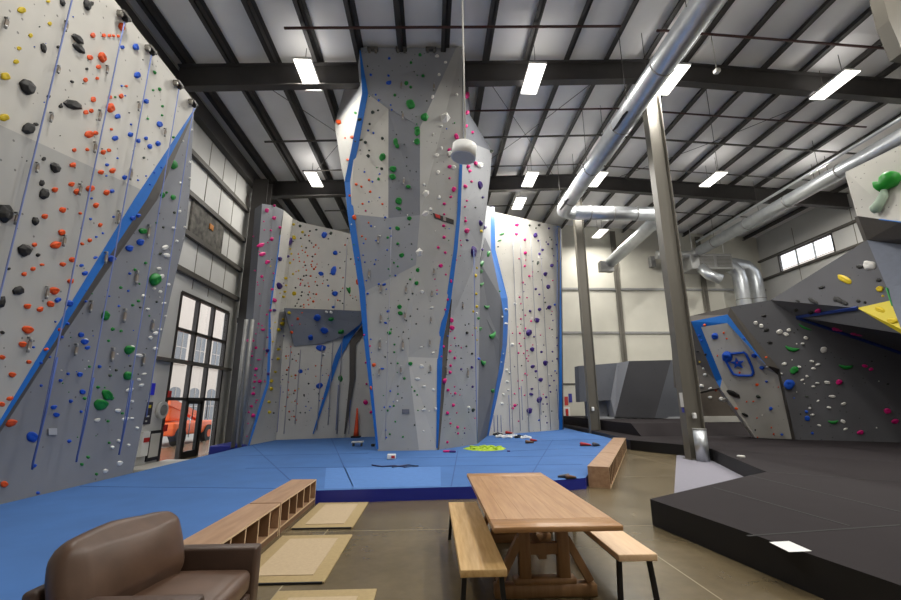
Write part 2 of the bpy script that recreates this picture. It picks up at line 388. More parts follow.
shade = mat('window_pane_grey', (96, 100, 106), .2)
stone = mat('window_stone', (196, 186, 176), .7)
for zi, z0 in enumerate((-.1, 5.9)):
    for j in range(7):
        y = 38.5+j*3.7
        b = MB(); w = .95; hh = 3.2
        pts = [(BX+.02, y-w, z0), (BX+.02, y+w, z0), (BX+.02, y+w, z0+hh)]+[(BX+.02, y+w*math.cos(a), z0+hh+.35*math.sin(a)) for a in [math.pi*t/8 for t in range(1, 8)]]+[(BX+.02, y-w, z0+hh)]
        b.solid(pts, [list(range(len(pts)))], [shade], (-.15, 0, 0))
        w_ = b.build('window', e)
        MB().bx(BX+.02, BX+.06, y-.03, y+.03, z0, z0+hh+.3, stone).bx(BX+.02, BX+.06, y-w, y+w, z0+hh/2-.03, z0+hh/2+.03, stone).build('sash', w_)
        MB().bx(BX, BX+.15, y-w-.1, y+w+.1, z0-.2, z0, stone).build('sill', w_)
orange = mat('orange_machine_paint', (240, 100, 25), .45)
e = empty('construction_lift', (-14.6, 26.5, -.45), 'orange construction lift parked outside the glass door', 'machine')
b = MB().rbox((-14.6, 26.5, .45), (2.0, 4.2, .7), orange, .12); b.build('chassis', e)
MB().rbox((-14.8, 25.6, 1.25), (1.4, 1.8, .8), orange, .12).build('engine_cover', e)
MB().bar((-14.3, 28, 1.0), (-14.2, 24.5, 1.9), .35, .4, orange).build('boom', e)
for (x, y) in ((-15.5, 25), (-13.7, 25), (-15.5, 28), (-13.7, 28)):
    w_ = MB().tube([(x-.18, y, .05), (x+.18, y, .05)], .5, rubber, 20).build('wheel', e)
    MB().tube([(x-.2, y, .05), (x+.2, y, .05)], .22, orange, 14).build('wheel_hub', w_)
b = MB()
for x in (-15.1, -13.9):
    for y in (26.6, 28.2): b.tube([(x, y, .9), (x, y, 2.1)], .03, blackm, 6)
b.tube([(-15.1, 26.6, 2.1), (-13.9, 26.6, 2.1), (-13.9, 28.2, 2.1), (-15.1, 28.2, 2.1), (-15.1, 26.6, 2.1)], .03, blackm, 6)
b.build('guard_rail', e)
# far building through the right window
b = MB().bx(45, 60, 36, 66, -.45, 18.2, mat('pale_pink_render', (222, 196, 190), .8)).bx(44.8, 60, 35.8, 66.2, 17.7, 18.1, stone)
tag(b.build('distant_building'), 'pale pink building roofline seen through the small upper right window', 'building')

# ------------------------------------------------------------------ mats
def poly_slab(pts, z0, z1, top, side):
    b = MB(); n = len(pts); T = [(p[0], p[1], z1) for p in pts]; B = [(p[0], p[1], z0) for p in pts]
    b.add(T, [list(range(n))], top); b.add(B, [list(range(n))[::-1]], side)
    for i in range(n):
        j = (i+1) % n; b.add([T[i], B[i], B[j], T[j]], [(0, 1, 2, 3)], side)
    return b
bp = [(-6.98, 1.0), (-3.4, 1.0), (-2.75, 1.0), (-2.75, 8.62), (-2.1, 8.66), (1.0, 8.85), (3.28, 9.62), (7.15, 17.4), (8.0, 18.8), (8.05, 24), (8.4, 29.2), (-6.98, 29.2)]
e = empty('padded_floor_mat', (0, 14, 0), 'large blue carpeted climbing mat covering the floor under tall walls', 'mat')
poly_slab([p for i, p in enumerate(bp) if i not in (1,)], 0.0, MZ, bluemat, blueedge).build('pad', e)
b = MB()
def strip(b, p, q, w, z, m): b.bar((p[0], p[1], z), (q[0], q[1], z), w, .004, m)
for p, q in (((-2.4, 8.7), (-6.9, 17.8)), ((-1.5, 9.0), (-4.6, 21)), ((.4, 8.9), (.9, 15)), ((-4.6, 11.6), (3.9, 11.6)), ((-6.9, 9.4), (-2.8, 8.9)), ((1.9, 14.6), (6.2, 15.8)), ((2.0, 9.4), (5.2, 19)), ((-1.8, 13.3), (5.1, 13.4)), ((2, 17.8), (8, 19.2)), ((-6.5, 14.2), (-2, 14.6))):
    strip(b, p, q, .025, MZ+.001, blueseam)
b.build('seam', e)
b = MB(); b.add([(-2.0, 8.8, MZ+.003), (.2, 8.92, MZ+.003), (.25, 11.5, MZ+.003), (-2.6, 11.5, MZ+.003)], [(0, 1, 2, 3)], bluepale); b.build('pale_panel', e)
# raised blue pad by the corner column
b = MB().rbox((-7.6, 18.3, .0), (1.1, 2.6, .55), blueedge, .05); tag(b.build('crash_pad'), 'small dark blue pad at foot of the pink-hold wall by the corner', 'mat')
# black mats
P = lambda u, v: tuple(atZ(u, v, BZ))[:2]
near = [P(650, 499), P(749, 475.5), P(767, 472)]
bm_pts = [P(650, 499), P(749, 475.5), P(767, 472), P(712, 449), P(686, 445), P(630, 440), (8.15, 22.0), (8.6, 29.9), (24.9, 29.9), (24.9, 1.0), (4.4, 1.0), (3.9, 2.6)]
e = empty('black_crash_mat', (12, 14, 0), 'large black padded crash mat covering the floor below boulder walls', 'mat')
poly_slab(bm_pts, 0, BZ, blackmat, blackside).build('pad', e)
b = MB()
for (u0, v0, u1, v1) in ((712, 487, 850, 526), (747, 536, 901, 525), (749, 475.5, 901, 512), (767, 472, 901, 482), (712, 449, 901, 462), (672, 443, 901, 449)):
    p, q = P(u0, v0), P(u1, v1); strip(b, p, q, .04, BZ+.001, blackseam)
b.build('seam', e)
c = [atZ(672, 453, 0), atZ(662, 493, 0), P(655, 498), P(752, 476), P(766, 471), P(712, 449.5), P(688, 446)]
b = MB(); cp = [(4.75, 8.9), (3.7, 7.6), (6.8, 9.1), (7.4, 9.6), (8.95, 13.9), (8.9, 15.6), (8.3, 15.4)]
cp = [(4.62, 9.05), (4.3, 7.9), (6.7, 9.5), (7.0, 9.8), (8.75, 13.6), (8.95, 14.9), (8.8, 15.7), (8.45, 15.4)]
cp = [atZ(663, 492, 0), atZ(700, 487, 0), atZ(745, 477, 0)]
pts = [tuple(atZ(u, v, 0))[:2] for u, v in ((672, 455), (662, 495), (672, 512), (766, 489), (766, 473), (712, 459), (690, 454))]
tag(poly_slab([(4.35, 8.15), (8.3, 15.0), (8.62, 15.1), (8.75, 13.9), (7.05, 9.45), (6.5, 9.2)][::-1], 0.0, .012, carpet, carpet).build('floor_carpet'), 'light grey carpet patch on concrete between the black mats', 'carpet')
b = MB().box((0, 0, 0), (.42, .3, .004), white)
p = atZ(790, 546, BZ+.004)
b = MB(); b.add([tuple(atZ(u, v, BZ+.006)) for u, v in ((769, 542), (789, 541), (812, 551), (789, 552))], [(0, 1, 2, 3)], white)
b.add([tuple(atZ(u, v, BZ+.001)) for u, v in ((769, 542), (789, 541), (812, 551), (789, 552))], [(3, 2, 1, 0)], white)
tag(b.build('paper_sheet'), 'white sheet of paper lying on the black mat', 'paper')
b = MB().rbox(tuple(atZ(741, 456.5, BZ+.03)), (.16, .12, .06), offwhite, .02); tag(b.build('small_hold'), 'small pale climbing hold lying loose on black mat behind the column', 'climbing hold')
b = MB(); x0_, x1_ = 8.8, 24.9
b.add([(x0_, 17.9, BZ-.3), (x1_, 17.9, BZ-.3), (x1_, 19.3, .85), (x0_, 19.3, .85), (x0_, 29.8, .85), (x1_, 29.8, .85), (x0_, 29.8, .05), (x1_, 29.8, .05), (x0_, 17.9, .05), (x1_, 17.9, .05)], [(0, 1, 2, 3), (3, 2, 5, 4), (4, 5, 7, 6), (6, 7, 9, 8), (8, 9, 1, 0), (0, 3, 4, 6, 8), (1, 9, 7, 5, 2)], blackmat)
tag(b.build('black_crash_mat'), 'raised black crash mat farther back below the far dark boulder wall', 'mat')
# column guard drum
p = atZ(703.5, 461.5, 0)
e = empty('bollard', p, 'shiny metal cylinder guard standing against the near steel column', 'bollard')
MB().tube([p, p+Vector((0, 0, .93))], .185, galv, 24).build('tube', e)
MB().tube([p+Vector((0, 0, .93)), p+Vector((0, 0, .96))], .195, galvd, 24).build('cap', e)

# ------------------------------------------------------------------ climbing walls
def wall_e(loc, label):
    CUR[0] = [k_ for t_, k_ in (('on the left', 'left'), ('back left', 'corner'), ('tower in', 'tower'), ('right of the tower', 'right'), ('prism', 'prism'), ('overhanging boulder wall', 'big'), ('slab', 'slab'), ('high pale', 'high'), ('brownish', 'low'), ('faceted', 'back')) if t_ in label][0]
    return empty('climbing_wall', loc, label, 'climbing wall')
# left wall -------------------------------------------------------
e = wall_e((-7, 8, .2), 'tall climbing wall on the left, cream above a diagonal blue stripe and grey below')
XW, XA = -7.0, -6.74
La = [(192.5, 117), (133.7, 200), (90.8, 270), (36, 360), (0, 420)]; Lb = [(194, 118), (147, 199), (100, 270), (42.5, 361), (0, 427)]; Lc = [(194.3, 120), (157, 200), (107, 271), (46.5, 361), (0, 433)]
def ln(L, X):
    p = [atX(u, v, X) for u, v in L]; a, b_ = p[-2], p[-1]; t = (.2-b_.z)/(b_.z-a.z); p.append(b_+(b_-a)*t); return p
la, lb, lc = ln(La, XA), ln(Lb, XA), ln(Lc, XW)
zt = 10.12
la[0].z = lb[0].z = zt; lc[0].z = zt; la[0].y = 11.0; lb[0].y = 11.02; lc[0].y = 11.2
ed = [atX(132, 474, XW), atX(153, 375, XW), atX(172, 290, XW), atX(185, 236, XW), atX(190, 190, XW), atX(193.5, 116, XW)]; ed[0].z = .0; ed[-1].z = zt
b = MB(); b.solid([(XW, 1.5, .0)]+ed+[(XW, 1.5, zt)], [tuple(range(8))], [mgrey], (-.35, 0, 0), brown); climb(b).build('lower_panel', e)
# cream facet split by the crease (0,125)-(140,188)
c0 = atX(0, 125, XA); c1 = atX(140, 189, XA); c1b = la[1]
b = MB(); cl = c0+(c0-c1)*((c0.y-1.5)/(c1.y-c0.y))
up = [(XA, 1.5, zt), (XA, 11.0, zt)]
dirc = (c1-c0); 
# crease meets stripe edge between la[0] and la[1]
def isect(p, d, q, r):
    # 2d in y,z
    den = d.y*r.z-d.z*r.y; t = ((q.y-p.y)*r.z-(q.z-p.z)*r.y)/den; return p+d*t
cx = isect(c0, dirc, la[0], la[1]-la[0])
b.solid([(XA, 1.5, zt), cl, cx, la[0]], [(0, 1, 2, 3)], [cream], (-.25, 0, 0)); climb(b).build('upper_panel', e)
b = MB(); b.solid([cl, (XA, 1.5, .2), la[5], la[4], la[3], la[2], la[1], cx], [tuple(range(8))], [creamgrey], (-.25, 0, 0)); climb(b).build('middle_panel', e)
b = MB()
for i in range(5): b.solid([la[i], la[i+1], lb[i+1], lb[i]], [(0, 1, 2, 3)], [blue], (-.22, 0, 0))
climb(b).build('blue_stripe', e)
b = MB()
for i in range(5): b.add([lb[i], lb[i+1], lc[i+1], lc[i]], [(0, 1, 2, 3)], brown)
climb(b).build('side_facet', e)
# pink / cream wall back left ----------------------------------------
e = wall_e((-5, 20, MZ), 'cream climbing wall in the back left corner with orange and yellow holds')
Z0 = .2
def vz(p, z): q = Vector(p); q.z = z; return q
g0 = Vector((-7.1, 17.46, Z0)); gt0 = Vector((-7.35, 17.5, 10.2)); gt1 = atY(274, 203, 18.5); gt2 = atY(284, 207, 19.3); gt1.z = 10.6; gt2.z = 10.75
st = [(280, 235, 19.0), (278, 253, 18.9), (272, 293, 18.6), (269, 313, 18.5), (269, 340, 18.4), (267, 383, 18.2), (259, 408, 18.0), (248.5, 443, 17.75)]
S = [atY(u-.5, v, y) for u, v, y in st]; S[-1].z = Z0; S2 = [atY(u+[.5, .8, 1.4, 1.6, 2.2, 2.4, 2.4, 1.2][st.index((u, v, y))], v, y+.02) for u, v, y in st]; S2[-1].z = Z0
b = MB(); pts = [gt0, g0]+S[::-1]+[gt2, gt1]; b.solid(pts, [tuple(range(len(pts)))], [mgrey], (-.5, .5, 0), dgrey); climb(b).build('grey_panel', e)
b = MB()
for i in range(len(S)-1): b.add([S[i], S[i+1], S2[i+1], S2[i]], [(0, 1, 2, 3)], blue)
climb(b).build('blue_stripe', e)
k0 = Vector((-6.78, 20.08, Z0)); kt = atY(292.5, 218, 20.08)
b = MB(); pts = [gt2]+S2+[k0, kt]; b.solid(pts, [tuple(range(len(pts)))], [cream], (-.3, .6, 0)); climb(b).build('corner_panel', e)
m0 = Vector((-.6, 22.3, Z0)); mt = Vector((-.6, 22.3, 10.85))
def om0(u, v):
    d = m0-k0; n = Vector((d.y, -d.x, 0)).normalized(); r = ray(u, v); o_ = Vector((0, 0, H)); return o_+r*((k0-o_).dot(n)/r.dot(n))
b = MB(); kk = [om0(300, 222), om0(323, 227), om0(351, 234)]; mt.z = kk[-1].z
pts = [kt, k0, m0, mt]+kk[::-1]; b.solid(pts, [tuple(range(len(pts)))], [cream], (-.2, .5, 0)); climb(b).build('main_panel', e)
# overhanging grey box on it
def onmain(u, v, off=0):
    a = k0; d = (m0-k0); n = Vector((d.y, -d.x, 0)).normalized(); r = ray(u, v); o_ = Vector((0, 0, H)); p0 = a+n*off
    t = (p0-o_).dot(n)/r.dot(n); return o_+r*t
q = [onmain(284, 308, .9), onmain(366, 311, .9), onmain(360, 324, .5), onmain(346, 335, .2), onmain(322, 344, .05), onmain(294, 346, .05)]
b = MB(); b.solid(q, [(0, 1, 2), (0, 2, 3), (0, 3, 4), (0, 4, 5)], [lgrey]*4, (-.3, 1.0, 0), dgrey); climb(b).build('overhang', e)
def band(L1, L2, off, m, name, back=.3, cl=True):
    b = MB(); A = [onmain(u, v, off) for u, v in L1]; B = [onmain(u, v, off) for u, v in L2]
    n = len(A); pts = A+B; fs = [(i, i+1, n+i+1, n+i) for i in range(n-1)]
    b.solid(pts, fs, [m]*len(fs), (-.02, off+.02, 0)); climb(b).build(name, e)
band([(362, 313), (346, 332), (335, 356), (312.5, 434)], [(366, 319), (352, 337), (339, 360), (313.6, 434)], .08, blue, 'blue_stripe')
band([(363, 325), (349.5, 341), (349.5, 380), (344, 434)], [(368, 330), (356, 344), (355.5, 378), (345.5, 434)], .08, brown, 'side_facet')
# tower ----------------------------------------------------------
e = wall_e((-.8, 15.5, MZ), 'tall white and grey free-standing climbing tower in the middle of gym')
V = {}
def vv(n, u, v, y): V[n] = atY(u, v, y); return V[n]
for n, u, v, y in (('T1', 360.5, 47.5, 13.35), ('T2', 456, 48, 13.4), ('T3', 462, 47.5, 13.45), ('a1', 367, 93, 13.6), ('a2', 354, 150, 14.1), ('a3', 349, 182, 14.4), ('a4', 351, 214, 14.5), ('a5', 363, 300, 14.9), ('a6', 366, 337, 15.0), ('a7', 378, 451, 15.25),
        ('s1', 388.5, 109, 13.75), ('s2', 420, 127, 13.7), ('s3', 420, 215, 14.35), ('s4', 388.3, 218, 14.4), ('r1', 463, 140, 14.0), ('r2', 459, 215, 14.45), ('r3', 456, 250, 14.6), ('c1', 416, 265, 14.65), ('c2', 365.5, 291, 14.85),
        ('r4', 441, 335, 15.05), ('r5', 438, 358, 15.1), ('d1', 408, 357, 15.05), ('d2', 419, 451, 15.3), ('r6', 437, 450, 15.37), ('f1', 423, 215, 14.35)): vv(n, u, v, y)
for n in ('a7', 'd2', 'r6'): V[n].z = Z0
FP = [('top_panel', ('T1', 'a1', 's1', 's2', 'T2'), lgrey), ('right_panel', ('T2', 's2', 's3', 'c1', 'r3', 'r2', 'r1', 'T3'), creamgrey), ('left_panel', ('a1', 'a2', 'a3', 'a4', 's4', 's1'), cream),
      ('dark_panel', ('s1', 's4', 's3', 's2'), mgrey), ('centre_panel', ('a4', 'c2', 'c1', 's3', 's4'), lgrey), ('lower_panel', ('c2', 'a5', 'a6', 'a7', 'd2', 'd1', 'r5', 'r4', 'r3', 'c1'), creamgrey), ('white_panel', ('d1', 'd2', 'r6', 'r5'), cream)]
for nm, ks, m in FP:
    b = MB(); b.solid([V[k_] for k_ in ks], [tuple(range(len(ks)))], [m], (0, .25, 0)); climb(b).build(nm, e)
def vband(L, wl, m, name, par, back=(0, .2, 0), fwd=.03):
    b = MB(); A = [atY(u, v, y-fwd) for u, v, y, w in L]; B = [atY(u+w, v, y-fwd) for u, v, y, w in L]
    A[-1].z = max(A[-1].z, Z0); B[-1].z = max(B[-1].z, Z0)
    n = len(A); fs = [(i, i+1, n+i+1, n+i) for i in range(n-1)]; b.solid(A+B, fs, [m]*len(fs), back); climb(b).build(name, par)
vband([(359.5, 50, 13.35, 1), (362, 93, 13.6, 6), (351, 150, 14.1, 6.5), (344.5, 182, 14.4, 6.5), (347.5, 214, 14.5, 6.5), (359, 290, 14.85, 6), (363.5, 337, 15.0, 4.5), (376.5, 449, 15.25, 2)], 0, blue, 'blue_stripe', e)
vband([(460.5, 140, 14.0, 3), (457, 215, 14.45, 3.5), (453.5, 250, 14.6, 4), (446, 300, 14.9, 5), (437.5, 340, 15.1, 5.5), (437, 370, 15.15, 5), (436.3, 448, 15.37, 1.5)], 0, blue, 'blue_stripe', e)
# left side of tower
b = MB(); pl = [atY(359.5, 50, 13.4), atY(362, 93, 13.65), atY(351, 150, 14.15), atY(344.5, 182, 14.45), atY(340, 160, 15.6), atY(334.5, 125, 16.0), atY(343, 95, 16.0), atY(352, 60, 15.4)]
b.solid(pl, [(0, 1, 5, 6, 7), (1, 2, 3, 4, 5)], [lgrey, creamgrey], (.6, .5, 0)); climb(b).build('left_side_panel', e)
b = MB(); pl = [atY(347, 182, 14.85), atY(350, 214, 14.9), atY(361.5, 290, 15.25), atY(366, 337, 15.4), vz(atY(379, 449, 15.6), Z0), vz(atY(379, 449, 15.6)+Vector((.1, 2.6, 0)), Z0), atY(366, 337, 15.4)+Vector((.1, 2.6, 0)), atY(352, 214, 16.5), atY(350, 180, 16.2)]
b.solid(pl, [tuple(range(9))], [brown], (.4, 0, 0)); b.build('left_side_panel', e)
# right side of tower
tr = {'A': atY(463, 48, 13.5), 'B': atY(463.5, 140, 14.05), 'C': atY(460.5, 215, 14.5), 'D': atY(457.5, 250, 14.65), 'E': atY(443.5, 340, 15.15), 'F': vz(atY(437.8, 449, 15.42), Z0),
      'G': vz(atY(477.5, 444, 17.3), Z0), 'I': atY(477.5, 330, 17.2), 'J': atY(480.5, 250, 17.0), 'K': atY(486.5, 210, 16.8), 'L': atY(490, 178, 16.6), 'M': atY(492, 151, 16.4), 'N': atY(470, 115, 14.9), 'O': atY(467, 60, 14.4)}
b = MB(); b.solid([tr[x] for x in 'ABMNO'], [tuple(range(5))], [dgrey], (-.2, .4, 0)); climb(b).build('upper_side_panel', e)
tr['P'] = atY(476, 262, 16.5)
b = MB(); b.solid([tr[x] for x in 'BCDJKLM'], [tuple(range(7))], [lgrey], (-.3, .4, 0)); climb(b).build('right_side_panel', e)
b = MB(); b.solid([tr[x] for x in 'DEFGIJ'], [tuple(range(6))], [lgrey], (-.3, .4, 0)); climb(b).build('lower_side_panel', e)
# brown edge beside lower blue stripe
b = MB(); A = [atY(450, 296, 14.98), atY(443, 340, 15.12), atY(442, 370, 15.18), vz(atY(437.6, 448, 15.4), Z0)]; B = [atY(452, 300, 15.0), atY(448.5, 340, 15.3), atY(446.5, 370, 15.35), vz(atY(439, 448, 15.45), Z0)]
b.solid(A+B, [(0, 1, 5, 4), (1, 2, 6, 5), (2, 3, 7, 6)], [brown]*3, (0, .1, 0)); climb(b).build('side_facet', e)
# back of tower (closes it from the side)
b = MB(); b.solid([vz((-1.7, 18.4, 0), Z0), vz((1.7, 17.8, 0), Z0), (2.1, 17.2, 11.5), (-2.9, 16.8, 11.5)], [(0, 1, 2, 3)], [lgrey], (0, .2, 0)); b.build('rear_panel', e)
# dark lens wall + right wall
e = wall_e((5, 24, MZ), 'white climbing wall right of the tower with purple and pink holds and blue edges')
rS = [(490.5, 207, 21.6), (491, 250, 21.6), (501, 298, 21.5), (503.5, 315, 21.5), (502.5, 345, 21.5), (498.5, 372, 21.5), (487, 434, 21.4)]
A = [atY(*x) for x in rS]; A[-1].z = Z0
rE = [(494.5, 207, 21.65), (495.5, 250, 21.7), (507.5, 298, 21.9), (508.5, 315, 21.9), (507, 345, 21.9), (503.5, 370, 21.85), (488.6, 434, 21.5)]
B = [atY(*x) for x in rE]; B[-1].z = Z0; n = len(A)
T1 = atY(557, 226, 25.4); D1 = vz(atY(559, 429, 25.4), Z0)
def onright(u, v):
    d = D1-B[-1]; n_ = Vector((d.y, -d.x, 0)).normalized(); r = ray(u, v); o_ = Vector((0, 0, H)); return o_+r*((D1-o_).dot(n_)/r.dot(n_))
B = [onright(u, v) for u, v, y in rE[:-1]]+[B[-1]]; T1 = onright(557, 226)
b = MB(); b.solid(A+B, [(i, i+1, n+i+1, n+i) for i in range(n-1)], [blue]*(n-1), (0, .3, 0)); climb(b).build('blue_stripe', e)
T0 = onright(494.5, 212)
A2 = [p.copy() for p in B]; A2[0] = T0
b = MB(); b.solid(A2+[D1, T1], [tuple(range(n+2))], [cream], (-.3, .3, 0)); climb(b).build('main_panel', e)
T2_ = atY(560.5, 227, 25.5); D2 = vz(atY(562.5, 429, 25.5), Z0)
b = MB(); b.solid([T1, D1, D2, T2_], [(0, 1, 2, 3)], [blue], (0, .2, 0)); climb(b).build('blue_stripe', e)
b = MB(); b.solid([T2_, D2, D2+Vector((.25, .6, 0)), T2_+Vector((.25, .6, 0))], [(0, 1, 2, 3)], [brown], (-.2, 0, 0)); b.build('side_facet', e)
b = MB(); pts = [atY(485, 237, 20), atY(480, 262, 18.6), atY(477.8, 300, 17.9), vz(atY(477.8, 443, 17.5), Z0), A[6], A[5], A[4], A[3], A[2], A[1]]
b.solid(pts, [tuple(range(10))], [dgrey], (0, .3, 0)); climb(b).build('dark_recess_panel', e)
b = MB(); pts = [atY(485, 205, 19.5), atY(479.5, 262, 18.4), atY(485, 237, 20), A[1], A[0]]
b.solid(pts, [tuple(range(5))], [lgrey], (0, .4, 0)); climb(b).build('upper_recess_panel', e)
# boulder: pale prism with blue frame -----------------------------------------
e = wall_e((12.5, 16.5, BZ), 'pale grey boulder prism with bright blue border standing on black mat')
ZB = BZ-.01
def bz(p): return vz(p, ZB)
P_ = {}
for n_, u, v, y in (('tl', 690.5, 316, 17.0), ('tr', 730, 307, 15.6), ('otl', 691, 321.5, 16.9), ('otr', 727.5, 314.5, 15.7), ('itl', 701, 327, 16.65), ('itr', 727, 323, 15.75), ('mr', 766, 365, 15.4), ('kr', 778, 375, 15.6), ('br', 792, 440, 16.5), ('bl', 756, 439.5, 17.3),
        ('ml', 720, 388, 17.1), ('il', 722, 379, 17.0), ('ol', 716, 381, 17.25), ('xr', 779.5, 369, 15.3), ('xb', 795.5, 440, 16.4)): P_[n_] = atY(u, v, y)
for x in ('br', 'bl', 'xb'): P_[x].z = ZB
b = MB(); b.solid([P_[x] for x in ('itl', 'il', 'ml', 'bl', 'br', 'kr', 'mr', 'itr')], [tuple(range(8))], [cream], (.1, .35, 0)); climb(b).build('main_panel', e)
b = MB(); b.solid([P_[x] for x in ('otl', 'ol', 'ml', 'il', 'itl', 'itr', 'mr', 'otr')], [(0, 1, 2, 3, 4), (0, 4, 5, 7), (7, 5, 6)], [blue]*3, (.1, .3, 0)); climb(b).build('blue_stripe', e)
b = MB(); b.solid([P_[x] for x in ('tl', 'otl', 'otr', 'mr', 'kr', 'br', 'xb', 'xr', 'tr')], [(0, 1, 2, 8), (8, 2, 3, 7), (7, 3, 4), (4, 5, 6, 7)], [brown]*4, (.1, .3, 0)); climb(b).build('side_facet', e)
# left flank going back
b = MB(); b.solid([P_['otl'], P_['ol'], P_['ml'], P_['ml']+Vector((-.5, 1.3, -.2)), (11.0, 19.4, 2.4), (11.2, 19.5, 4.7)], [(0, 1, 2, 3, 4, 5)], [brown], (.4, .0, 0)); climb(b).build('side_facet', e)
# big grey boulder wall
e = wall_e((16, 15, BZ), 'dark grey overhanging boulder wall with white and pink holds on the right')
G = {}
for n_, u, v, y in (('a', 730, 307, 15.6), ('b', 770.5, 300, 16.0), ('c', 797, 317, 15.6), ('d', 901, 352, 14.0), ('e', 1010, 390, 12.5), ('f', 1010, 446, 13.5), ('g', 795.5, 440, 16.4), ('h', 779.5, 369, 15.3)): G[n_] = atY(u, v, y)
G['g'].z = ZB
def plane(a, b_, c_):
    n_ = (b_-a).cross(c_-a)
    def f(u, v):
        r_ = ray(u, v); o_ = Vector((0, 0, H)); return o_+r_*((a-o_).dot(n_)/r_.dot(n_))
    return f
GP = plane(G['b'], vz(atY(901, 443.5, 14.9), ZB), G['g'])
for n_, u, v in (('c', 797, 317), ('d', 901, 352), ('e', 1010, 390), ('f', 1010, 446), ('a', 730, 307), ('h', 779.5, 369)): G[n_] = GP(u, v)

b = MB(); b.solid([G[x] for x in 'abcdefgh'], [(0, 1, 2, 7), (2, 3, 4, 5, 6, 7)], [bgrey, bgrey], (.3, .35, 0)); climb(b).build('main_panel', e)
U = {}
for n_, u, v, y in (('a', 770.5, 300, 16.0), ('b', 867, 240, 12.6), ('c', 887, 288, 12.2), ('d', 857, 308, 12.9), ('e', 797, 317, 15.5), ('f', 901, 329, 11.6), ('g', 1010, 352, 9.5), ('h', 1010, 258, 10.0), ('i', 890.5, 300.5, 12.1), ('j', 901, 333.5, 11.7), ('k', 1010, 380, 9.4), ('l', 901, 352, 13.9), ('m', 1010, 392, 12.4)): U[n_] = atY(u, v, y)
UP = plane(U['a'], U['b'], U['d'])
for n_, u, v in (('c', 887, 288), ('i', 890.5, 300.5)): U[n_] = UP(u, v)
U['e'], U['l'], U['m'] = G['c'].copy(), G['d'].copy(), G['e'].copy()
e2 = wall_e((16, 13, 5), 'upper grey overhanging boulder slab with yellow triangle on the right')
b = MB(); b.solid([U[x] for x in 'abcide'], [(0, 1, 2, 3, 4), (0, 4, 5)], [bgrey]*2, (.36, .29, .12)); climb(b).build('slab_panel', e2)
b = MB(); b.solid([U[x] for x in 'bhgfic'], [tuple(range(6))], [mat('blue_grey_slab', (108, 114, 128), .7, nz=.05)], (.36, .29, .12)); climb(b).build('pale_panel', e2)
b = MB(); b.solid([U[x] for x in 'difgkj'], [(0, 1, 2, 5), (2, 3, 4, 5)], [yellowp]*2, (.05, .2, .1)); climb(b).build('yellow_triangle', e2)
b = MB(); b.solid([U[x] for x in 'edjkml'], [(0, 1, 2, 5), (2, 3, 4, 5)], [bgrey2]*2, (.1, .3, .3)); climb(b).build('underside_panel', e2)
def line_band(L, w, m, name, par, y):
    b = MB()
    for (u0, v0, y0, u1, v1, y1) in L:
        p, q = atY(u0, v0, y0-.15), atY(u1, v1, y1-.15); b.bar(p, q, w, w*.3, m, up=(0, -.8, -.6))
    b.build(name, par)
def edge_band(pts, w, m, par):
    b = MB(); O_ = Vector((0, 0, H))
    for p, q in zip(pts, pts[1:]): b.bar(O_+(p-O_)*.997, O_+(q-O_)*.997, w, w, m, up=(p-O_))
    b.build('blue_stripe', par)
edge_band([U['e'], U['d']], .09, blue2, e2)
edge_band([U['e'], U['l'], U['m']], .13, blue2, e2)
line_band([(887, 288, 12.2, 893, 306, 12.05)], .09, mat('green_paint', (40, 150, 70)), 'green_stripe', e2, 0)
e = wall_e((17, 12, 8), 'high pale boulder panel with large green hold at the right edge')
b = MB(); b.solid([atY(845.5, 172, 12.6), atY(858, 216, 12.2), atY(901, 222, 11.0), atY(1010, 236, 9.0), atY(1010, 60, 9.0), atY(901, 145, 11.2)], [(0, 1, 2, 5), (2, 3, 4, 5)], [cream, cream], (.3, .3, 0)); climb(b).build('main_panel', e)
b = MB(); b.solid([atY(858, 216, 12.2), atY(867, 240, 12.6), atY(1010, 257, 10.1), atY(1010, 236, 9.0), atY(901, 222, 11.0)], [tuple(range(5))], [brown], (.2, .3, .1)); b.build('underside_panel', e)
line_band([(880, 219.3, 11.5, 901, 222, 11.0), (901, 222, 11.0, 1010, 236, 9.0)], .07, blue, 'blue_stripe', e, 0)
# back boulder walls
e = wall_e((10, 19, BZ), 'brownish low boulder wall behind the near steel column with white kickboard')
b = MB(); pts = [atY(690, 318, 19.6), atY(722, 330, 19.6), atY(760, 415, 19.6), atY(689, 414, 19.6)]
LX = atY(688, 380, 19.6).x
b.solid([Vector((LX, 19.6, 4.6)), Vector((LX, 19.6, 1.12)), Vector((15, 19.6, 1.12)), Vector((15, 19.6, 4.6))], [(0, 1, 2, 3)], [mat('brown_panel', (92, 84, 76), .7, nz=.06)], (0, .3, 0)); climb(b).build('main_panel', e)
b = MB(); b.bx(LX, 15, 19.5, 19.9, .86, 1.12, offwhite); climb(b).build('kickboard', e)
e = wall_e((11, 24.5, BZ), 'dark grey faceted boulder wall against the far cream wall between two columns')
KY = 24.2
b = MB(); b.bx(8.9, 14.9, 25.0, 25.3, BZ, 3.7, mgrey); b.build('main_panel', e)
b = MB(); b.bx(8.9, 14.9, 24.0, 25.3, BZ, .95, lgrey); b.build('kickboard', e)
pf = [atY(629, 361, 23.6), atY(671, 360, 23.6), atY(655, 418, 23.9), atY(615, 417, 23.9)]
b = MB(); b.solid([atY(671, 360, 23.6), atY(692, 362, 24.6), atY(692, 418, 24.2), atY(655, 418, 23.9)], [(0, 3, 2, 1)], [dgrey], (0, .9, 0)); b.build('right_facet', e)
b = MB(); b.solid(pf, [(0, 3, 2, 1)], [bgrey2], (0, 1.0, 0)); b.build('centre_facet', e)
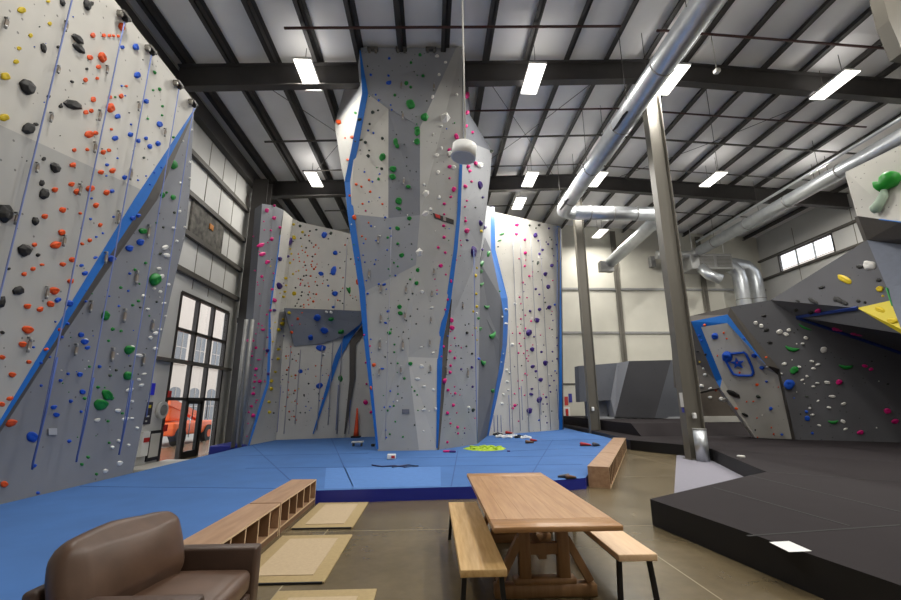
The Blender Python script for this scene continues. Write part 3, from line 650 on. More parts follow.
b = MB(); b.solid([atY(617, 363, 24.3), atY(629, 361, 23.6), atY(615, 417, 23.9), atY(611, 400, 24.2)], [(0, 3, 2, 1)], [mgrey], (0, .8, 0)); b.build('left_facet', e)
b = MB(); b.solid([atY(578.5, 366, 24.3), atY(617, 363, 24.3), atY(613, 400, 24.3), atY(580, 402, 24.3)], [(0, 3, 2, 1)], [dgrey], (0, .7, 0)); b.build('overhang', e)

BVH = []
_v = []; _f = []; FACEWALL = []
for vs, fs, wk in CLIMB:
    o_ = len(_v); _v += vs; _f += [[i+o_ for i in f] for f in fs]; FACEWALL += [wk]*len(fs)
TREE = BVHTree.FromPolygons(_v, _f)
O = Vector((0, 0, H))
FWD = Vector((math.sin(YAW)*math.cos(PITCH), math.cos(YAW)*math.cos(PITCH), math.sin(PITCH)))
def hit(u, v):
    r = ray(u, v).normalized(); loc, n, i, d = TREE.ray_cast(O, r)
    if loc is None: return None
    if n.dot(r) > 0: n = -n
    return loc, n, (loc-O).dot(FWD)
# each tile: origin and scale of a region, then colour X Y width [height] [angle] [shape]
TILES = [
(0, 0, 6, """y 128 60 50 40;y 288 8 26 22;y 297 142 26;y 182 213 28;y 113 290 28;y 95 370 32;y 27 458 60 50;k 258 288 36 60 12;k 157 520 84 112 35;k 372 15 30 50 30;k 348 282 22;k 290 578 22;k 463 235 46 84 48;k 470 290 46 88 48;k 520 413 18;k 430 490 26 16 -40;k 520 30 40 70 25;k 548 22 30;o 555 212 34;o 621 213 28;o 655 215 26;o 537 345 38;o 608 345 42 66 22;o 590 402 30;o 511 480 30;o 582 470 24"""),
(50, 0, 6, """o 380 215 22;o 408 217 22;o 426 162 34 54 20;o 457 517 20;o 358 583 26;o 425 577 32;o 258 592 28;b 432 283 26;b 510 282 34 46 25;b 521 450 38 42;b 429 515 16;g 390 582 16;g 625 435 14 30 25;g 618 541 18;g 655 535 14 28 20;b 451 574 12"""),
(0, 90, 6, """k 435 90 112 62 -14;k 363 98 24;k 170 232 84 66 -8;k 214 206 34 24;k 262 413 28 24;k 327 465 58 72 30;k 250 558 34 36;o 557 60 32;o 512 134 32;o 546 125 28;o 531 266 48;o 572 258 30;o 444 361 26;o 521 358 24;o 618 373 32;o 652 362 26;o 434 450 40 32;o 604 493 36 30;o 427 565 38 32;y 22 165 58 46;b 640 449 24;b 637 515 14"""),
(90, 100, 6, """o 8 66 28;o 118 48 50 58 20;o 30 199 34;o 126 176 20;o 112 302 30;o 133 424 40 32;o 97 555 36;o 5 530 40;b 335 8 36 30;b 163 98 38 32;b 245 146 16;b 414 146 36 40;b 149 229 38 30;b 241 207 34;b 287 245 30;b 334 230 26;b 356 279 34;b 406 262 36;b 164 349 14;b 101 387 30 24;b 206 464 30;b 131 547 30 24;b 97 453 16;b 287 481 14;b 336 456 12;g 433 37 20;g 431 92 18;g 345 112 18;g 499 224 20;d 322 346 18;g 492 383 66 74 40 a;g 497 585 36 34;g 432 572 26 34;g 458 555 18;b 385 435 14;b 428 405 14;b 360 507 12;w 604 178 20;w 555 245 18;w 618 265 18;w 597 372 18;w 598 470 20;w 542 497 24 16"""),
(0, 180, 6, """k 20 200 108 108;k 263 83 64 62 30;k 208 247 46 50;k 142 420 84 80 30;k 225 449 24;k 50 533 24 18;o 327 58 38 32;o 461 70 44 38;o 535 52 46 40;o 635 75 34;o 574 152 34;o 373 179 42 36;o 266 218 38 34;o 480 200 24 18;o 368 315 42 38;o 600 270 26;o 205 389 30;o 331 389 66 48 10;o 537 362 26;o 491 383 26 20;o 430 478 36;o 375 506 38 28;o 250 508 30 20;o 196 533 32 28;o 142 565 30 28;b 548 110 16;b 541 234 18;b 616 319 16;b 576 341 16;b 571 465 28 18;b 487 512 28 22;b 507 560 38 28"""),
(90, 190, 6, """b 140 161 16;b 77 260 14;b 36 281 16;b 255 170 32 30;b 289 152 28 24;b 298 312 44 44;b 232 349 46 40;b 127 410 46 40;b 237 501 18;g 315 247 54 36;d 413 140 14;g 398 197 16;d 438 224 16;d 505 135 20;d 420 382 20;g 332 438 20;g 268 478 18;g 183 586 20;g 295 563 14;g 385 538 66 80;w 535 128 20;w 500 228 28 22;w 567 222 18;w 520 306 20;w 449 345 46 28;w 458 393 50 28;w 412 472 34 20;w 428 518 22 34;w 470 567 22;w 385 592 20"""),
(0, 270, 6, """o 142 22 28;o 420 67 38 34;o 321 124 58 50;o 300 205 44 38;o 237 236 42 32;o 161 218 44 34;o 163 358 68 52;o 131 446 46 38;o 12 523 34 28;o 172 552 32 24;o 357 357 26 22;o 275 475 30 20;k 105 124 72 56;k 5 192 46 80;k 12 375 26 20;b 345 180 42 30 25;b 413 200 44 40;b 331 310 14;b 200 463 20 16;b 484 389 34;b 505 430 46 36;w 518 416 26 12;b 522 466 34 24;b 402 322 28 20;b 370 402 20;b 297 522 18;b 245 556 20;b 512 187 20;g 650 425 18;g 535 580 18;g 628 275 44 60;b 595 580 24"""),
(70, 280, 6, """g 302 47 22;g 415 22 18;g 409 126 20;g 375 151 20;d 420 164 16;d 519 131 16;g 255 295 24;g 305 306 20;g 232 366 20;g 351 418 56 56;w 368 405 26 34 -40;g 344 576 56 54;d 276 541 18;d 237 573 18;d 360 515 16;b 348 65 16;b 292 156 16;b 57 567 34 30;b 235 97 12;w 503 50 20;w 540 70 26 20;w 441 96 28 20;w 563 139 34 16;w 590 26 24;w 465 174 26 18;w 573 216 16;w 538 296 32 16;w 510 320 34 22 20;w 481 347 26;w 511 411 36 18;w 415 453 50 22;w 444 563 34 14;g 475 215 12"""),
(0, 360, 4.282, """o 50 63 32 24;o 41 165 30 20 15;o 6 190 28 22;o 44 269 50 34 10;o 15 532 32 30;b 175 110 14;b 290 59 14;b 258 87 16;b 352 137 26 22;b 302 176 18;b 228 202 28 20;b 240 234 28 20;b 135 329 42 50 35;b 295 347 18;b 146 452 20 16;b 162 569 16;b 346 221 14;g 419 116 16;g 361 164 16;g 428 190 56 50;g 455 150 38 56;g 376 416 16;g 349 447 16;g 412 489 14;g 461 262 14;w 415 257 26 16;w 450 475 20"""),
(70, 370, 4.615, """g 240 200 14;g 180 336 14;g 121 478 12;g 185 25 14;g 127 76 14;g 190 130 22;w 343 18 28 13;w 318 43 18 14;w 328 70 26 15;w 274 92 38 20 20;w 286 145 18 14;w 219 187 28 18;w 253 226 34 18 15;w 285 223 22 11;w 308 268 18;w 222 326 18;w 194 357 18;w 269 346 18 14;w 228 430 26 24;w 161 467 18"""),
(240, 195, 8.571, """p 226 132 44 40;p 290 197 42 36;p 340 278 34 28;p 262 303 24;p 270 378 38 34;p 175 430 84 38 20;p 188 508 74 36 15;p 235 572 48 28;p 292 92 26;v 423 400 26 74 -12;v 338 548 30 44;v 407 525 24 28;d 515 265 34 28;y 460 252 28;y 535 318 28;y 464 365 34 38;y 430 462 20;y 440 505 24;y 430 583 24;y 528 440 14;o 590 348 16;o 560 490 16;o 580 520 16;o 550 575 16;k 557 345 12;k 567 452 13;k 595 393 11"""),
(300, 200, 8.571, """b 207 302 50 58 -20;b 302 454 44 40;k 85 266 16;k 78 350 18;k 42 298 12;k 52 407 14;d 140 255 28 18;d 265 285 32 32;y 20 272 28;y 15 398 18;o 80 305 22;o 135 385 20;o 118 403 18;o 47 445 20;o 66 478 16;o 130 465 11;k 107 485 12;o 105 525 12;o 38 535 14;o 100 570 12;o 135 575 16;o 537 33 22;o 467 150 38 48 30;o 588 195 18;o 530 310 20;o 563 335 18;o 560 95 14;b 545 372 16;b 541 473 16;b 555 532 16;b 590 15 13"""),
(240, 260, 7.5, """p 195 22 26;p 215 5 18;p 160 124 26;p 175 153 13;p 133 187 13;p 145 254 14;p 150 343 20 10;p 240 220 32 22;p 255 303 22 40 12;p 228 378 28 20;p 200 410 18;p 137 478 18;p 170 523 32 24;p 78 594 50 16;p 113 80 11;p 205 580 14;p 250 100 16;v 290 195 28 60 20;v 255 377 26 26;y 375 22 32;y 398 105 20;y 342 137 24;y 345 190 16;y 335 237 20;y 407 251 34;y 325 275 24;y 368 396 34 26;y 322 445 20;y 315 478 32 34;y 287 523 28 30;y 440 80 16;k 498 76 12;k 497 115 11;k 455 145 11;k 487 192 14;o 517 198 14;p 451 188 11;k 465 240 14;o 515 335 14;k 455 347 14;o 480 355 12;k 415 345 12;o 433 440 26;p 390 490 14;o 387 542 28;o 465 395 11;o 450 480 13;o 483 17 13;o 447 10 11;k 478 120 11;k 512 260 11;k 440 295 11"""),
(300, 260, 7.5, """b 250 82 50 88 -10 a;b 158 103 44 34 -20;b 212 193 20;b 262 253 48 40;b 252 353 34 22;b 128 432 58 50 20;b 182 527 66 50 -20;b 80 580 42 46 20;g 366 225 34 60 15 c;g 235 443 46 32 10;g 308 538 54 34;w 198 390 28 22;w 233 392 28 24;o 433 163 30 46;o 100 311 22;o 107 68 20;o 85 35 14;o 80 120 18;o 48 76 14;o 30 18 14;k 40 40 9;o 115 163 12;o 75 200 12;k 38 193 14;k 12 240 13;o 122 257 18;o 60 300 12;o 78 285 12;o 28 335 11;o 65 335 11;o 5 175 11;k 130 190 11;o 20 150 11;o 90 10 11;d 320 325 11;d 205 150 10;d 300 60 9"""),
(240, 335, 5.217, """p 55 30 44 15;p 82 67 17;p 60 110 15;p 98 129 22 9;p 82 177 18;p 40 160 9;p 37 193 9;p 78 210 12;p 75 243 15;p 101 242 22 20;p 68 306 20;p 72 275 11;p 58 372 17;p 67 420 18 24;p 45 403 12;p 35 528 9;p 42 462 9;p 88 340 11;v 143 82 28 20;v 148 203 18 20;y 200 75 17;y 198 125 17;y 183 193 15;y 162 240 15 20;y 161 281 15 22;y 150 350 17;y 152 403 15 20;y 170 35 11;k 175 407 9;o 265 62 11;o 266 90 11;o 255 169 13;o 245 183 13;o 290 210 13;o 252 246 11;o 252 288 11;o 287 290 12;o 248 325 11;o 287 345 9;o 297 358 11;o 257 400 12;o 282 425 12;o 235 373 9;o 293 135 9;o 240 110 12;b 315 189 26 22;d 335 318 9;d 315 405 8;d 340 405 8"""),
(300, 330, 5, """b 105 90 56 32 -5;b 97 278 38 28 20;g 202 242 24 34 10;w 118 123 20 16;p 330 163 13;p 332 270 12;p 328 362 24 26;p 357 410 26 16 15;o 370 175 22 20;o 355 290 12 24;p 350 80 11;b 412 193 24 11;p 320 25 11;k 20 325 9;k 43 268 10"""),
(330, 40, 6.667, """b 395 123 20;b 272 233 20;b 390 238 22 16;b 393 287 42 28 15;b 305 366 16;b 325 403 18;b 405 434 13;b 413 465 18 14;g 540 152 22;g 510 290 30 32;g 538 315 22;g 432 369 22;g 538 432 58 68;d 285 482 30 24;d 320 470 18 13;d 265 560 20;g 170 487 18 24;d 197 530 34 22;g 580 592 38 30;d 480 480 11;o 60 547 28 36;d 145 240 13;d 180 305 13"""),
(410, 40, 6.667, """g 66 100 26;g 86 240 24;g 97 515 56 52;g 45 560 11;w 180 108 32 22;w 236 150 26 18;w 195 232 22;w 150 380 22 34;w 312 365 22;w 232 520 92 96 10 t;w 210 575 28 18;d 112 407 13;p 377 370 24 44;p 378 485 20 34;p 372 575 18 28"""),
(335, 120, 6.667, """o 115 115 22 26;o 68 120 15;o 87 266 22;o 227 400 20;o 142 430 22;o 176 445 20;o 235 478 20;o 183 560 20;o 316 560 18;o 98 505 18;b 221 70 16;b 256 87 16;b 197 346 16;b 250 412 16;b 226 547 16;b 297 517 13;b 298 360 13;d 232 27 20;d 173 133 26 16;d 203 150 28 22;d 316 124 24;g 318 248 44 60;d 222 240 28;d 312 325 24;g 291 394 24;g 406 150 34 60;g 416 175 30 30;g 550 80 40 62;g 548 145 42 50;g 388 328 50 42;g 385 380 44 42 20;g 427 535 44 42;g 424 590 44 24;g 490 445 36 26 -15;d 228 203 14;d 479 250 11;d 478 307 11;d 410 97 11;d 462 162 11;d 500 338 11"""),
(410, 120, 6.667, """p 310 112 30 44;p 262 198 32 22;p 264 312 30 26;p 263 388 18;p 292 463 32 38;p 273 513 26 20;p 228 559 26 22;p 415 82 16 22;p 365 48 16;p 386 310 22 30;p 398 340 24;p 410 410 18;p 367 443 22 32;p 378 538 16;p 367 578 14;p 434 290 18 36;w 155 95 18;w 211 187 18 26;w 178 235 38 26;w 186 350 26 30;w 105 490 68 62 0 t;w 93 430 24;w 195 515 22 28;w 266 225 38 34;w 292 318 32 34;w 463 300 44 38;w 135 595 28;v 462 435 18 58 10;v 485 516 18;d 542 208 24 28"""),
(340, 200, 6.667, """g 390 12 44 38;g 390 62 46 30;g 463 122 32 28;g 384 190 32 28;g 318 250 20;g 385 292 24;g 411 368 36 30 20;g 518 467 28 32;g 511 555 30 30;g 468 530 18;g 360 418 16;g 385 443 16;g 323 460 13;g 333 505 14;d 450 557 11;g 480 395 13;d 477 293 13;d 461 162 13;o 150 25 20;o 283 27 18;p 172 72 14;o 98 118 32 40;o 191 151 18;o 147 241 16;o 170 260 14;b 195 14 14;b 302 116 18;b 334 188 16;b 340 241 16;b 240 271 16 11;b 157 290 16;b 208 173 16;b 315 333 14;b 152 369 14;b 165 412 14;b 238 399 14;b 230 428 14;b 175 537 14;b 260 560 20 14;b 295 563 32 20 15;b 370 504 16;w 530 350 64 70 0 t;w 572 90 70 46 20 t"""),
(415, 200, 6.667, """p 196 26 22;p 195 95 18;p 192 172 26 22;p 194 248 26;p 155 317 22;p 202 351 22;p 172 438 30 26;p 206 497 16;p 132 527 14 9;p 240 540 16 28;p 343 205 34 38;p 336 140 16 22;p 303 270 12;p 307 300 13;p 301 372 11;p 276 400 11;p 335 118 12;v 385 345 32 78 8;v 433 155 16 44 8;v 460 180 16 34;v 347 267 28 12;v 447 330 28 22;y 440 208 18 22;y 400 505 22 28;y 412 453 15;g 443 425 22 42;g 437 475 38 24;g 440 562 48 26 15 c;g 485 360 16 48;d 402 50 13"""),
(350, 280, 6.667, """g 330 178 32 32;g 336 222 36 28;g 262 353 30 26;g 275 328 15;d 417 90 15;d 391 130 15;d 385 25 13;g 296 430 16;g 296 480 16;d 356 347 14;d 391 390 11;d 403 240 13;d 376 270 13;d 450 193 13;d 442 292 13;g 318 555 16;d 273 555 11;d 252 485 11;g 256 257 14;d 235 512 13;g 403 558 32 28;w 480 78 30 26;w 545 185 30 18;w 475 448 28 11;w 553 485 28 15;w 478 575 32 26;b 255 208 32 18 15;b 238 286 26 14;b 210 590 26 13;b 118 90 18;b 138 395 14;p 580 68 18 9;p 108 552 14;o 160 570 28"""),
(425, 280, 6.667, """g 377 25 46 24 15 c;g 410 180 52 28 0 c;g 355 255 22;g 365 325 36 24;g 445 370 34 62 -30 c;g 385 553 30 42 20 c;g 497 75 15;y 340 93 20;y 343 177 24;y 321 210 18;w 345 222 16;y 334 320 20 22;y 346 400 13;p 172 268 44 32 -30;p 178 318 44 32 -30;p 152 130 20;p 135 197 18;p 165 475 24;p 197 520 22;p 169 571 22;p 197 387 16;p 122 445 16 22;p 110 510 12;b 358 525 20;k 278 352 18 20;k 313 490 16;v 240 595 18;w 540 195 28 16;w 540 290 32 16;w 515 245 14;w 55 490 18;w 580 430 28 22;w 520 490 11;w 507 547 13;d 291 292 11;d 275 442 16;d 222 437 13;d 250 180 13;d 268 300 11"""),
(355, 360, 6, """g 335 20 30 28;g 297 110 18;d 257 157 13;g 258 204 13;d 282 227 11;g 341 162 11;g 358 184 14;g 373 209 12;g 233 275 15;g 196 303 16;g 378 302 11;g 242 370 13;g 209 445 14;g 288 461 14;d 358 390 13;b 212 186 14;b 177 283 13;b 210 279 13;b 184 420 11;b 187 465 13;b 160 52 30 15 -20;w 400 42 30 24;w 375 113 36 18;w 415 157 28 13;w 470 177 18;w 412 297 30 14;w 485 292 18 26;o 115 32 28 24;p 62 255 26 28;p 98 312 30 18 20;p 70 145 12"""),
(425, 360, 6, """p 152 35 18;p 149 74 24 22;p 116 125 24 34 -20;p 137 180 22;p 180 200 18;p 168 270 24;p 133 318 24;p 152 380 16;p 195 403 20;p 197 440 16;p 133 492 18;p 177 160 11;v 212 57 18;v 280 43 16 22;v 284 160 18;d 288 300 26 24;g 405 185 28 24;w 261 285 16 24;w 470 207 18;w 493 130 24 16;w 488 60 20;w 462 262 24 18"""),
(480, 200, 6.667, """g 145 227 50 14;g 130 270 40 13;p 242 227 24;p 298 265 22;p 300 353 26;p 297 440 20;p 327 508 18;p 284 550 18;p 350 480 11;p 260 392 11;p 245 165 38 22;v 367 237 26 36;v 388 272 16;d 330 170 18;d 372 188 14;v 458 190 16;v 415 333 22;v 396 360 22;v 476 437 24 28;v 434 494 32 28;v 453 580 32 32;v 370 594 20;v 453 295 16;v 440 280 11;v 508 298 13;v 520 407 13;v 490 372 11;d 465 250 11;d 475 265 13;d 480 325 13;d 384 420 15 30;k 393 168 18;d 120 312 10"""),
(480, 280, 6.667, """v 394 96 16;d 434 150 14;v 395 197 28;v 460 182 34 28;v 332 207 20;v 376 268 44 32;v 324 352 38 48;v 360 378 16;v 345 463 34 32;v 408 480 20;v 434 553 30 38;v 350 577 34 24 15;v 482 478 15;v 482 540 11;v 512 525 14;v 512 385 13;v 514 437 11;v 475 230 11;v 485 270 11;d 480 330 13;b 497 165 16;p 263 115 14;p 313 118 9;p 272 158 11;p 301 235 13;p 272 260 14;p 340 275 16;p 300 323 16;p 265 355 16;p 296 388 16;p 262 423 13;p 272 440 13;p 256 487 14;p 323 505 11;p 310 523 13;p 320 540 11;w 215 430 28 22;w 232 160 16 26"""),
(480, 360, 6.667, """v 371 75 22;v 403 131 34 30;v 345 192 24 16;v 340 228 34 22;v 393 265 34 42;v 326 338 40 42;v 440 248 18;v 446 293 14;v 420 293 11;d 422 345 11;v 438 375 11;v 446 418 13;v 492 137 14;v 464 170 14;v 469 212 14;v 475 105 11;b 500 72 13;v 510 88 11;v 510 200 11;b 395 400 24 14 20;d 478 340 11;p 231 303 24 24;p 217 322 20;p 254 140 13;p 260 190 13;p 230 225 13;p 300 92 14;p 312 100 13;p 257 408 9;p 296 235 9;w 175 60 24 14;w 183 145 26 18;w 195 85 22 14;w 187 200 20 13;w 155 230 18 22;w 147 293 28 18"""),
(685, 300, 7.5, """b 226 270 56 52;b 522 415 48 42 0 a;b 577 507 48 38 0 a;b 445 290 18;o 150 188 28;o 291 246 20;o 313 290 18 9;o 393 465 28 34;o 243 418 14;o 607 430 26 18;o 410 545 20;k 590 118 44 22;k 610 225 44 30;k 637 320 44 22;w 530 172 34 30;w 572 195 34;b 108 265 20;b 125 305 18;w 617 500 22 14;w 140 515 14 24;w 152 560 28;k 97 385 28 14;k 155 410 20;y 112 465 16;b 318 425 84 84"""),
(685, 370, 7.5, """k 360 175 118 40 -30;k 450 335 60 22 -30;d 550 200 42 24;w 152 38 22;w 127 118 28 32 30;w 190 137 32 18;w 187 205 32 26;w 270 217 36 34;w 300 222 32;w 70 345 14;o 540 110 34 24;o 462 237 16;o 512 235 20 11;o 385 288 40 18 -25;o 232 150 26;o 700 128 13;o 648 432 14;o 665 480 18;o 540 360 13;o 545 505 14;b 612 86 28 18;b 643 290 30 32;b 727 483 26 16;b 780 108 88 82;b 818 210 13;k 527 450 13"""),
(740, 290, 6.67, """k 385 73 34 14;k 490 75 84 30 -35;k 640 65 38 28;k 375 135 28 22;k 472 148 36 20;k 580 178 36 18;p 523 137 48 30 10;p 645 250 60 46;g 430 250 110 20 -25 c;g 345 393 108 36 -12 c;g 360 535 66 50 30;w 263 278 46 32;w 325 267 32 24;w 305 295 42 26;w 440 320 34 24;w 418 358 32 20;w 558 398 48 44;w 295 493 38 22;w 397 512 30 18;w 480 476 38 18;w 520 497 42 18;w 490 523 34 18;w 278 558 22 13;w 447 575 28 16"""),
(790, 360, 6.67, """w 82 133 32 16;w 182 154 34 16;w 156 176 32 16;w 248 151 42 24;w 281 243 54 18;w 357 292 40 22;w 187 272 26 13;w 258 318 38 18;w 133 321 24 16;w 150 365 32 18;w 195 436 32 16;w 353 410 38 24;w 370 460 34 18;d 110 243 34 13;g 370 46 108 34 -5 c;g 288 413 78 28 0 c;p 328 147 46 38 15;p 500 40 44 24 -15;p 540 62 34 26;p 650 340 54 42;p 700 408 54 34 10;p 470 482 52 32 10;b 110 345 28;b 115 390 38 38;b 150 488 22;b 25 255 18;k 653 160 22 14"""),
(790, 230, 5, """k 350 183 38 22;k 160 287 34 16;k 245 350 58 24 -30;k 275 365 38 22;k 343 355 24 20 -30;k 375 362 15;k 445 250 28 22;k 320 468 48 18;k 230 460 28 14;k 425 498 30 14;w 400 177 66 48;y 275 248 78 34 -25;y 452 295 38 32;y 455 402 58 28;y 515 457 60 32;y 465 330 14;p 255 490 78 34;p 345 505 82 32;p 390 468 34 18;k 105 408 24 20"""),
]
CN = {'y': ('yellow', (212, 184, 30)), 'k': ('black', (34, 33, 32)), 'o': ('orange', (224, 84, 28)), 'b': ('blue', (28, 82, 190)), 'g': ('green', (30, 128, 52)), 'd': ('olive', (58, 66, 58)),
      'w': ('white', (228, 226, 220)), 'p': ('pink', (212, 24, 120)), 'v': ('purple', (64, 40, 116))}
def hold_mesh(shape, var):
    rnd = random.Random(var*31+len(shape)*7+ord(shape)); bm = bmesh.new()
    off = Vector((rnd.uniform(-9, 9), rnd.uniform(-9, 9), rnd.uniform(-9, 9)))
    if shape == 'b':                       # rounded jug with a lip and a bolt dimple
        bmesh.ops.create_icosphere(bm, subdivisions=3, radius=.5)
        for v in bm.verts:
            c = v.co; d = 1+.28*noise.noise(c*2.1+off); c *= d
            lip = .18*math.exp(-((c.y-.22)**2)/.03)
            dim = .16*math.exp(-(c.x**2+(c.y-.05)**2)/.012)
            z = max(c.z, -.12)
            v.co = Vector((c.x, c.y, (z+.1)*(.85)+(lip-dim if c.z > .1 else 0)))
    elif shape == 'a':                     # angular faceted
        n = 7; zs = [(0, .5), (.22, .5), (.42, .26)]
        rr = [rnd.uniform(.8, 1.08) for _ in range(n)]; rings = []
        for z, r in zs:
            rings.append([bm.verts.new((r*rr[i]*math.cos(2*math.pi*i/n+.2)+(.06 if z > .3 else 0), r*rr[i]*math.sin(2*math.pi*i/n+.2), z+rnd.uniform(-.03, .03)*(z > .1))) for i in range(n)])
        for a, b_ in zip(rings, rings[1:]):
            for i in range(n): bm.faces.new((a[i], a[(i+1) % n], b_[(i+1) % n], b_[i]))
        bm.faces.new(rings[-1]); bm.faces.new(rings[0][::-1])
        bmesh.ops.bevel(bm, geom=bm.edges[:], offset=.03, segments=1, affect='EDGES')
    elif shape == 't':                     # sharp spiky volume
        n = 5; base = [bm.verts.new((.5*[1, .55, .95, .6, .85][i]*math.cos(2*math.pi*i/n+.5), .5*[.9, 1, .6, 1, .7][i]*math.sin(2*math.pi*i/n+.5), 0)) for i in range(n)]
        ap = bm.verts.new((.06, .1, .45)); bm.faces.new(base[::-1])
        for i in range(n):
            a, b_ = base[i], base[(i+1) % n]; m_ = bm.verts.new(((a.co+b_.co)*.28)+Vector((0, 0, .14)))
            bm.faces.new((a, m_, ap)); bm.faces.new((m_, b_, ap)); bm.faces.new((a, b_, m_))
    else:                                  # 'c' crescent rail
        N = 9; n = 8; rings = []
        for i in range(N):
            t = i/(N-1)*2-1; r = .34*(1-.85*t*t)**.5 if abs(t) < 1 else .13; r = max(r, .1)
            cx, cy = t*.46, .3-.3*(1-t*t)-.1
            rings.append([bm.verts.new((cx, (cy*.9+r*.9*math.cos(2*math.pi*j/n)*.9)*1.45, max(0, .18+r*math.sin(2*math.pi*j/n)*1.1))) for j in range(n)])
        for a, b_ in zip(rings, rings[1:]):
            for i in range(n): bm.faces.new((a[i], a[(i+1) % n], b_[(i+1) % n], b_[i]))
        bm.faces.new(rings[0][::-1]); bm.faces.new(rings[-1])
    bmesh.ops.recalc_face_normals(bm, faces=bm.faces)
    me = bpy.data.meshes.new('climbing_hold'); bm.to_mesh(me); bm.free()
    if shape in 'bc': me.polygons.foreach_set('use_smooth', [True]*len(me.polygons))
    return me
HM = {}
def hmesh(shape, var, c):
    k_ = (shape, var, c)
    if k_ not in HM:
        if (shape, var) not in HM: HM[(shape, var)] = hold_mesh(shape, var)
        me = HM[(shape, var)].copy(); me.materials.clear(); me.materials.append(mat(CN[c][0].replace(' ', '_')+'_hold', CN[c][1], .5, nz=.08, scale=4, spec=.35)); HM[k_] = me
    return HM[k_]
HOLDS = []
for x0, y0, s, txt in TILES:
    for it in txt.split(';'):
        t = it.split(); c = t[0]; X, Y, w = map(float, t[1:4]); h = float(t[4]) if len(t) > 4 else w*.95
        ang = float(t[5]) if len(t) > 5 else random.uniform(-25, 25); sh = t[6] if len(t) > 6 else ('a' if c == 'k' else 'b')
        u, v = x0+X/s, y0+Y/s; w /= s; h /= s
        if w < 1.6 or h < 1.3: w, h = max(w, 1.9), max(h, 1.7)
        if not (0 <= u <= 903 and 0 <= v <= 600): continue
        if any(abs(u-q['u']) < 1.3 and abs(v-q['v']) < 1.3 and q['c'] == c for q in HOLDS): continue
        r_ = ray(u, v).normalized(); loc, n, idx, dist = TREE.ray_cast(O, r_)
        if loc is None: continue
        if n.dot(r_) > 0: n = -n
        wk = FACEWALL[idx]
        HOLDS.append(dict(u=u, v=v, w=w, h=h, c=c, ang=ang, sh=sh, loc=loc, n=n, wall=wk, dep=(loc-O).dot(FWD), r=r_))
# tiny footholds scattered among the larger ones
_rs = random.Random(3)
for (ua, va, ub, vb, num, cols) in ((290, 238, 360, 305, 60, 'okodk'), (286, 350, 300, 425, 20, 'oyk'), (302, 350, 330, 425, 22, 'bdo'), (248, 215, 268, 430, 24, 'p'), (270, 250, 284, 430, 26, 'yvd'), (350, 60, 455, 440, 50, 'dgwb'), (447, 330, 476, 435, 26, 'pvk'), (510, 240, 556, 420, 50, 'vpwd'), (60, 290, 170, 440, 36, 'gbwd'), (15, 10, 150, 180, 20, 'dkb'), (745, 320, 895, 430, 16, 'wk')):
    for _ in range(num):
        u, v, c = _rs.uniform(ua, ub), _rs.uniform(va, vb), _rs.choice(cols); w = _rs.uniform(1.2, 1.9)
        if any(abs(u-q['u']) < 2.2 and abs(v-q['v']) < 2.2 for q in HOLDS): continue
        r_ = ray(u, v).normalized(); loc, n, idx, dist = TREE.ray_cast(O, r_)
        if loc is None: continue
        if n.dot(r_) > 0: n = -n
        HOLDS.append(dict(u=u, v=v, w=w, h=w*.9, c=c, ang=_rs.uniform(-30, 30), sh='b', loc=loc, n=n, wall=FACEWALL[idx], dep=(loc-O).dot(FWD), r=r_))
# where on its wall a hold sits, in words
def zone(q):
    w, p, u, v = q['wall'], q['loc'], q['u'], q['v']
    if w == 'left':
        k_ = sum(p.y > y for y in ROPEY)
        stripe = p.x < -6.9
        z = ['before first rope', 'between first and second ropes', 'between second and third ropes', 'between third and fourth ropes', 'between fourth and fifth ropes', 'right of fifth rope'][k_]
        return ('grey left wall' if stripe else 'cream left wall'), z
    if w == 'corner':
        if u < 283 and p.x < -6.3 and u < 281-(v-250)*.06: return 'back corner wall', 'left of its thin blue edge'
        if v > 306 and 284 < u < 362 and v < 348: return 'grey overhang of back corner wall', ''
        return 'back corner wall', ('above the grey overhang' if v < 307 else 'below the grey overhang')
    if w == 'tower':
        if u < 352 and v < 215: return 'left flank of the tower', ''
        z = 'upper third' if v < 180 else ('middle third' if v < 310 else 'lower third')
        right = 458-max(0, (v-250))*.21 if v > 250 else 461
        if u > right: return 'right flank of the tower', z
        return 'front of the tower', z
    if w == 'right':
        if u < 505-max(0, v-320)*.14 and v > 200: return 'dark recess right of the tower', ''
        return 'white wall right of tower', ('upper half' if v < 320 else 'lower half')
    return {'prism': 'pale blue-bordered boulder', 'big': 'dark boulder wall at right', 'slab': 'upper boulder slab', 'high': 'high boulder panel', 'low': 'low wall behind the near column', 'back': 'far dark boulder wall'}[w], ''
ORD = ['topmost', 'second', 'third', 'fourth', 'fifth', 'sixth', 'seventh', 'eighth', 'ninth', 'tenth', 'eleventh', 'twelfth', 'thirteenth', 'fourteenth', 'fifteenth', 'sixteenth', 'seventeenth', 'eighteenth', 'nineteenth', 'twentieth']
def ordn(i, n):
    if n == 1: return 'only %s one there'
    if i == 0: return 'topmost %s one'
    if i == n-1: return 'lowest %s one'
    if i < n/2: return (ORD[i] if i < 20 else '%dth' % (i+1))+' %s from top'
    j = n-1-i; return (ORD[j] if j < 20 else '%dth' % (j+1))+' %s from bottom'
groups = {}
for q in HOLDS:
    q['area'] = q['w']*q['h']; q['zone'] = zone(q); groups.setdefault((q['zone'], q['c']), []).append(q)
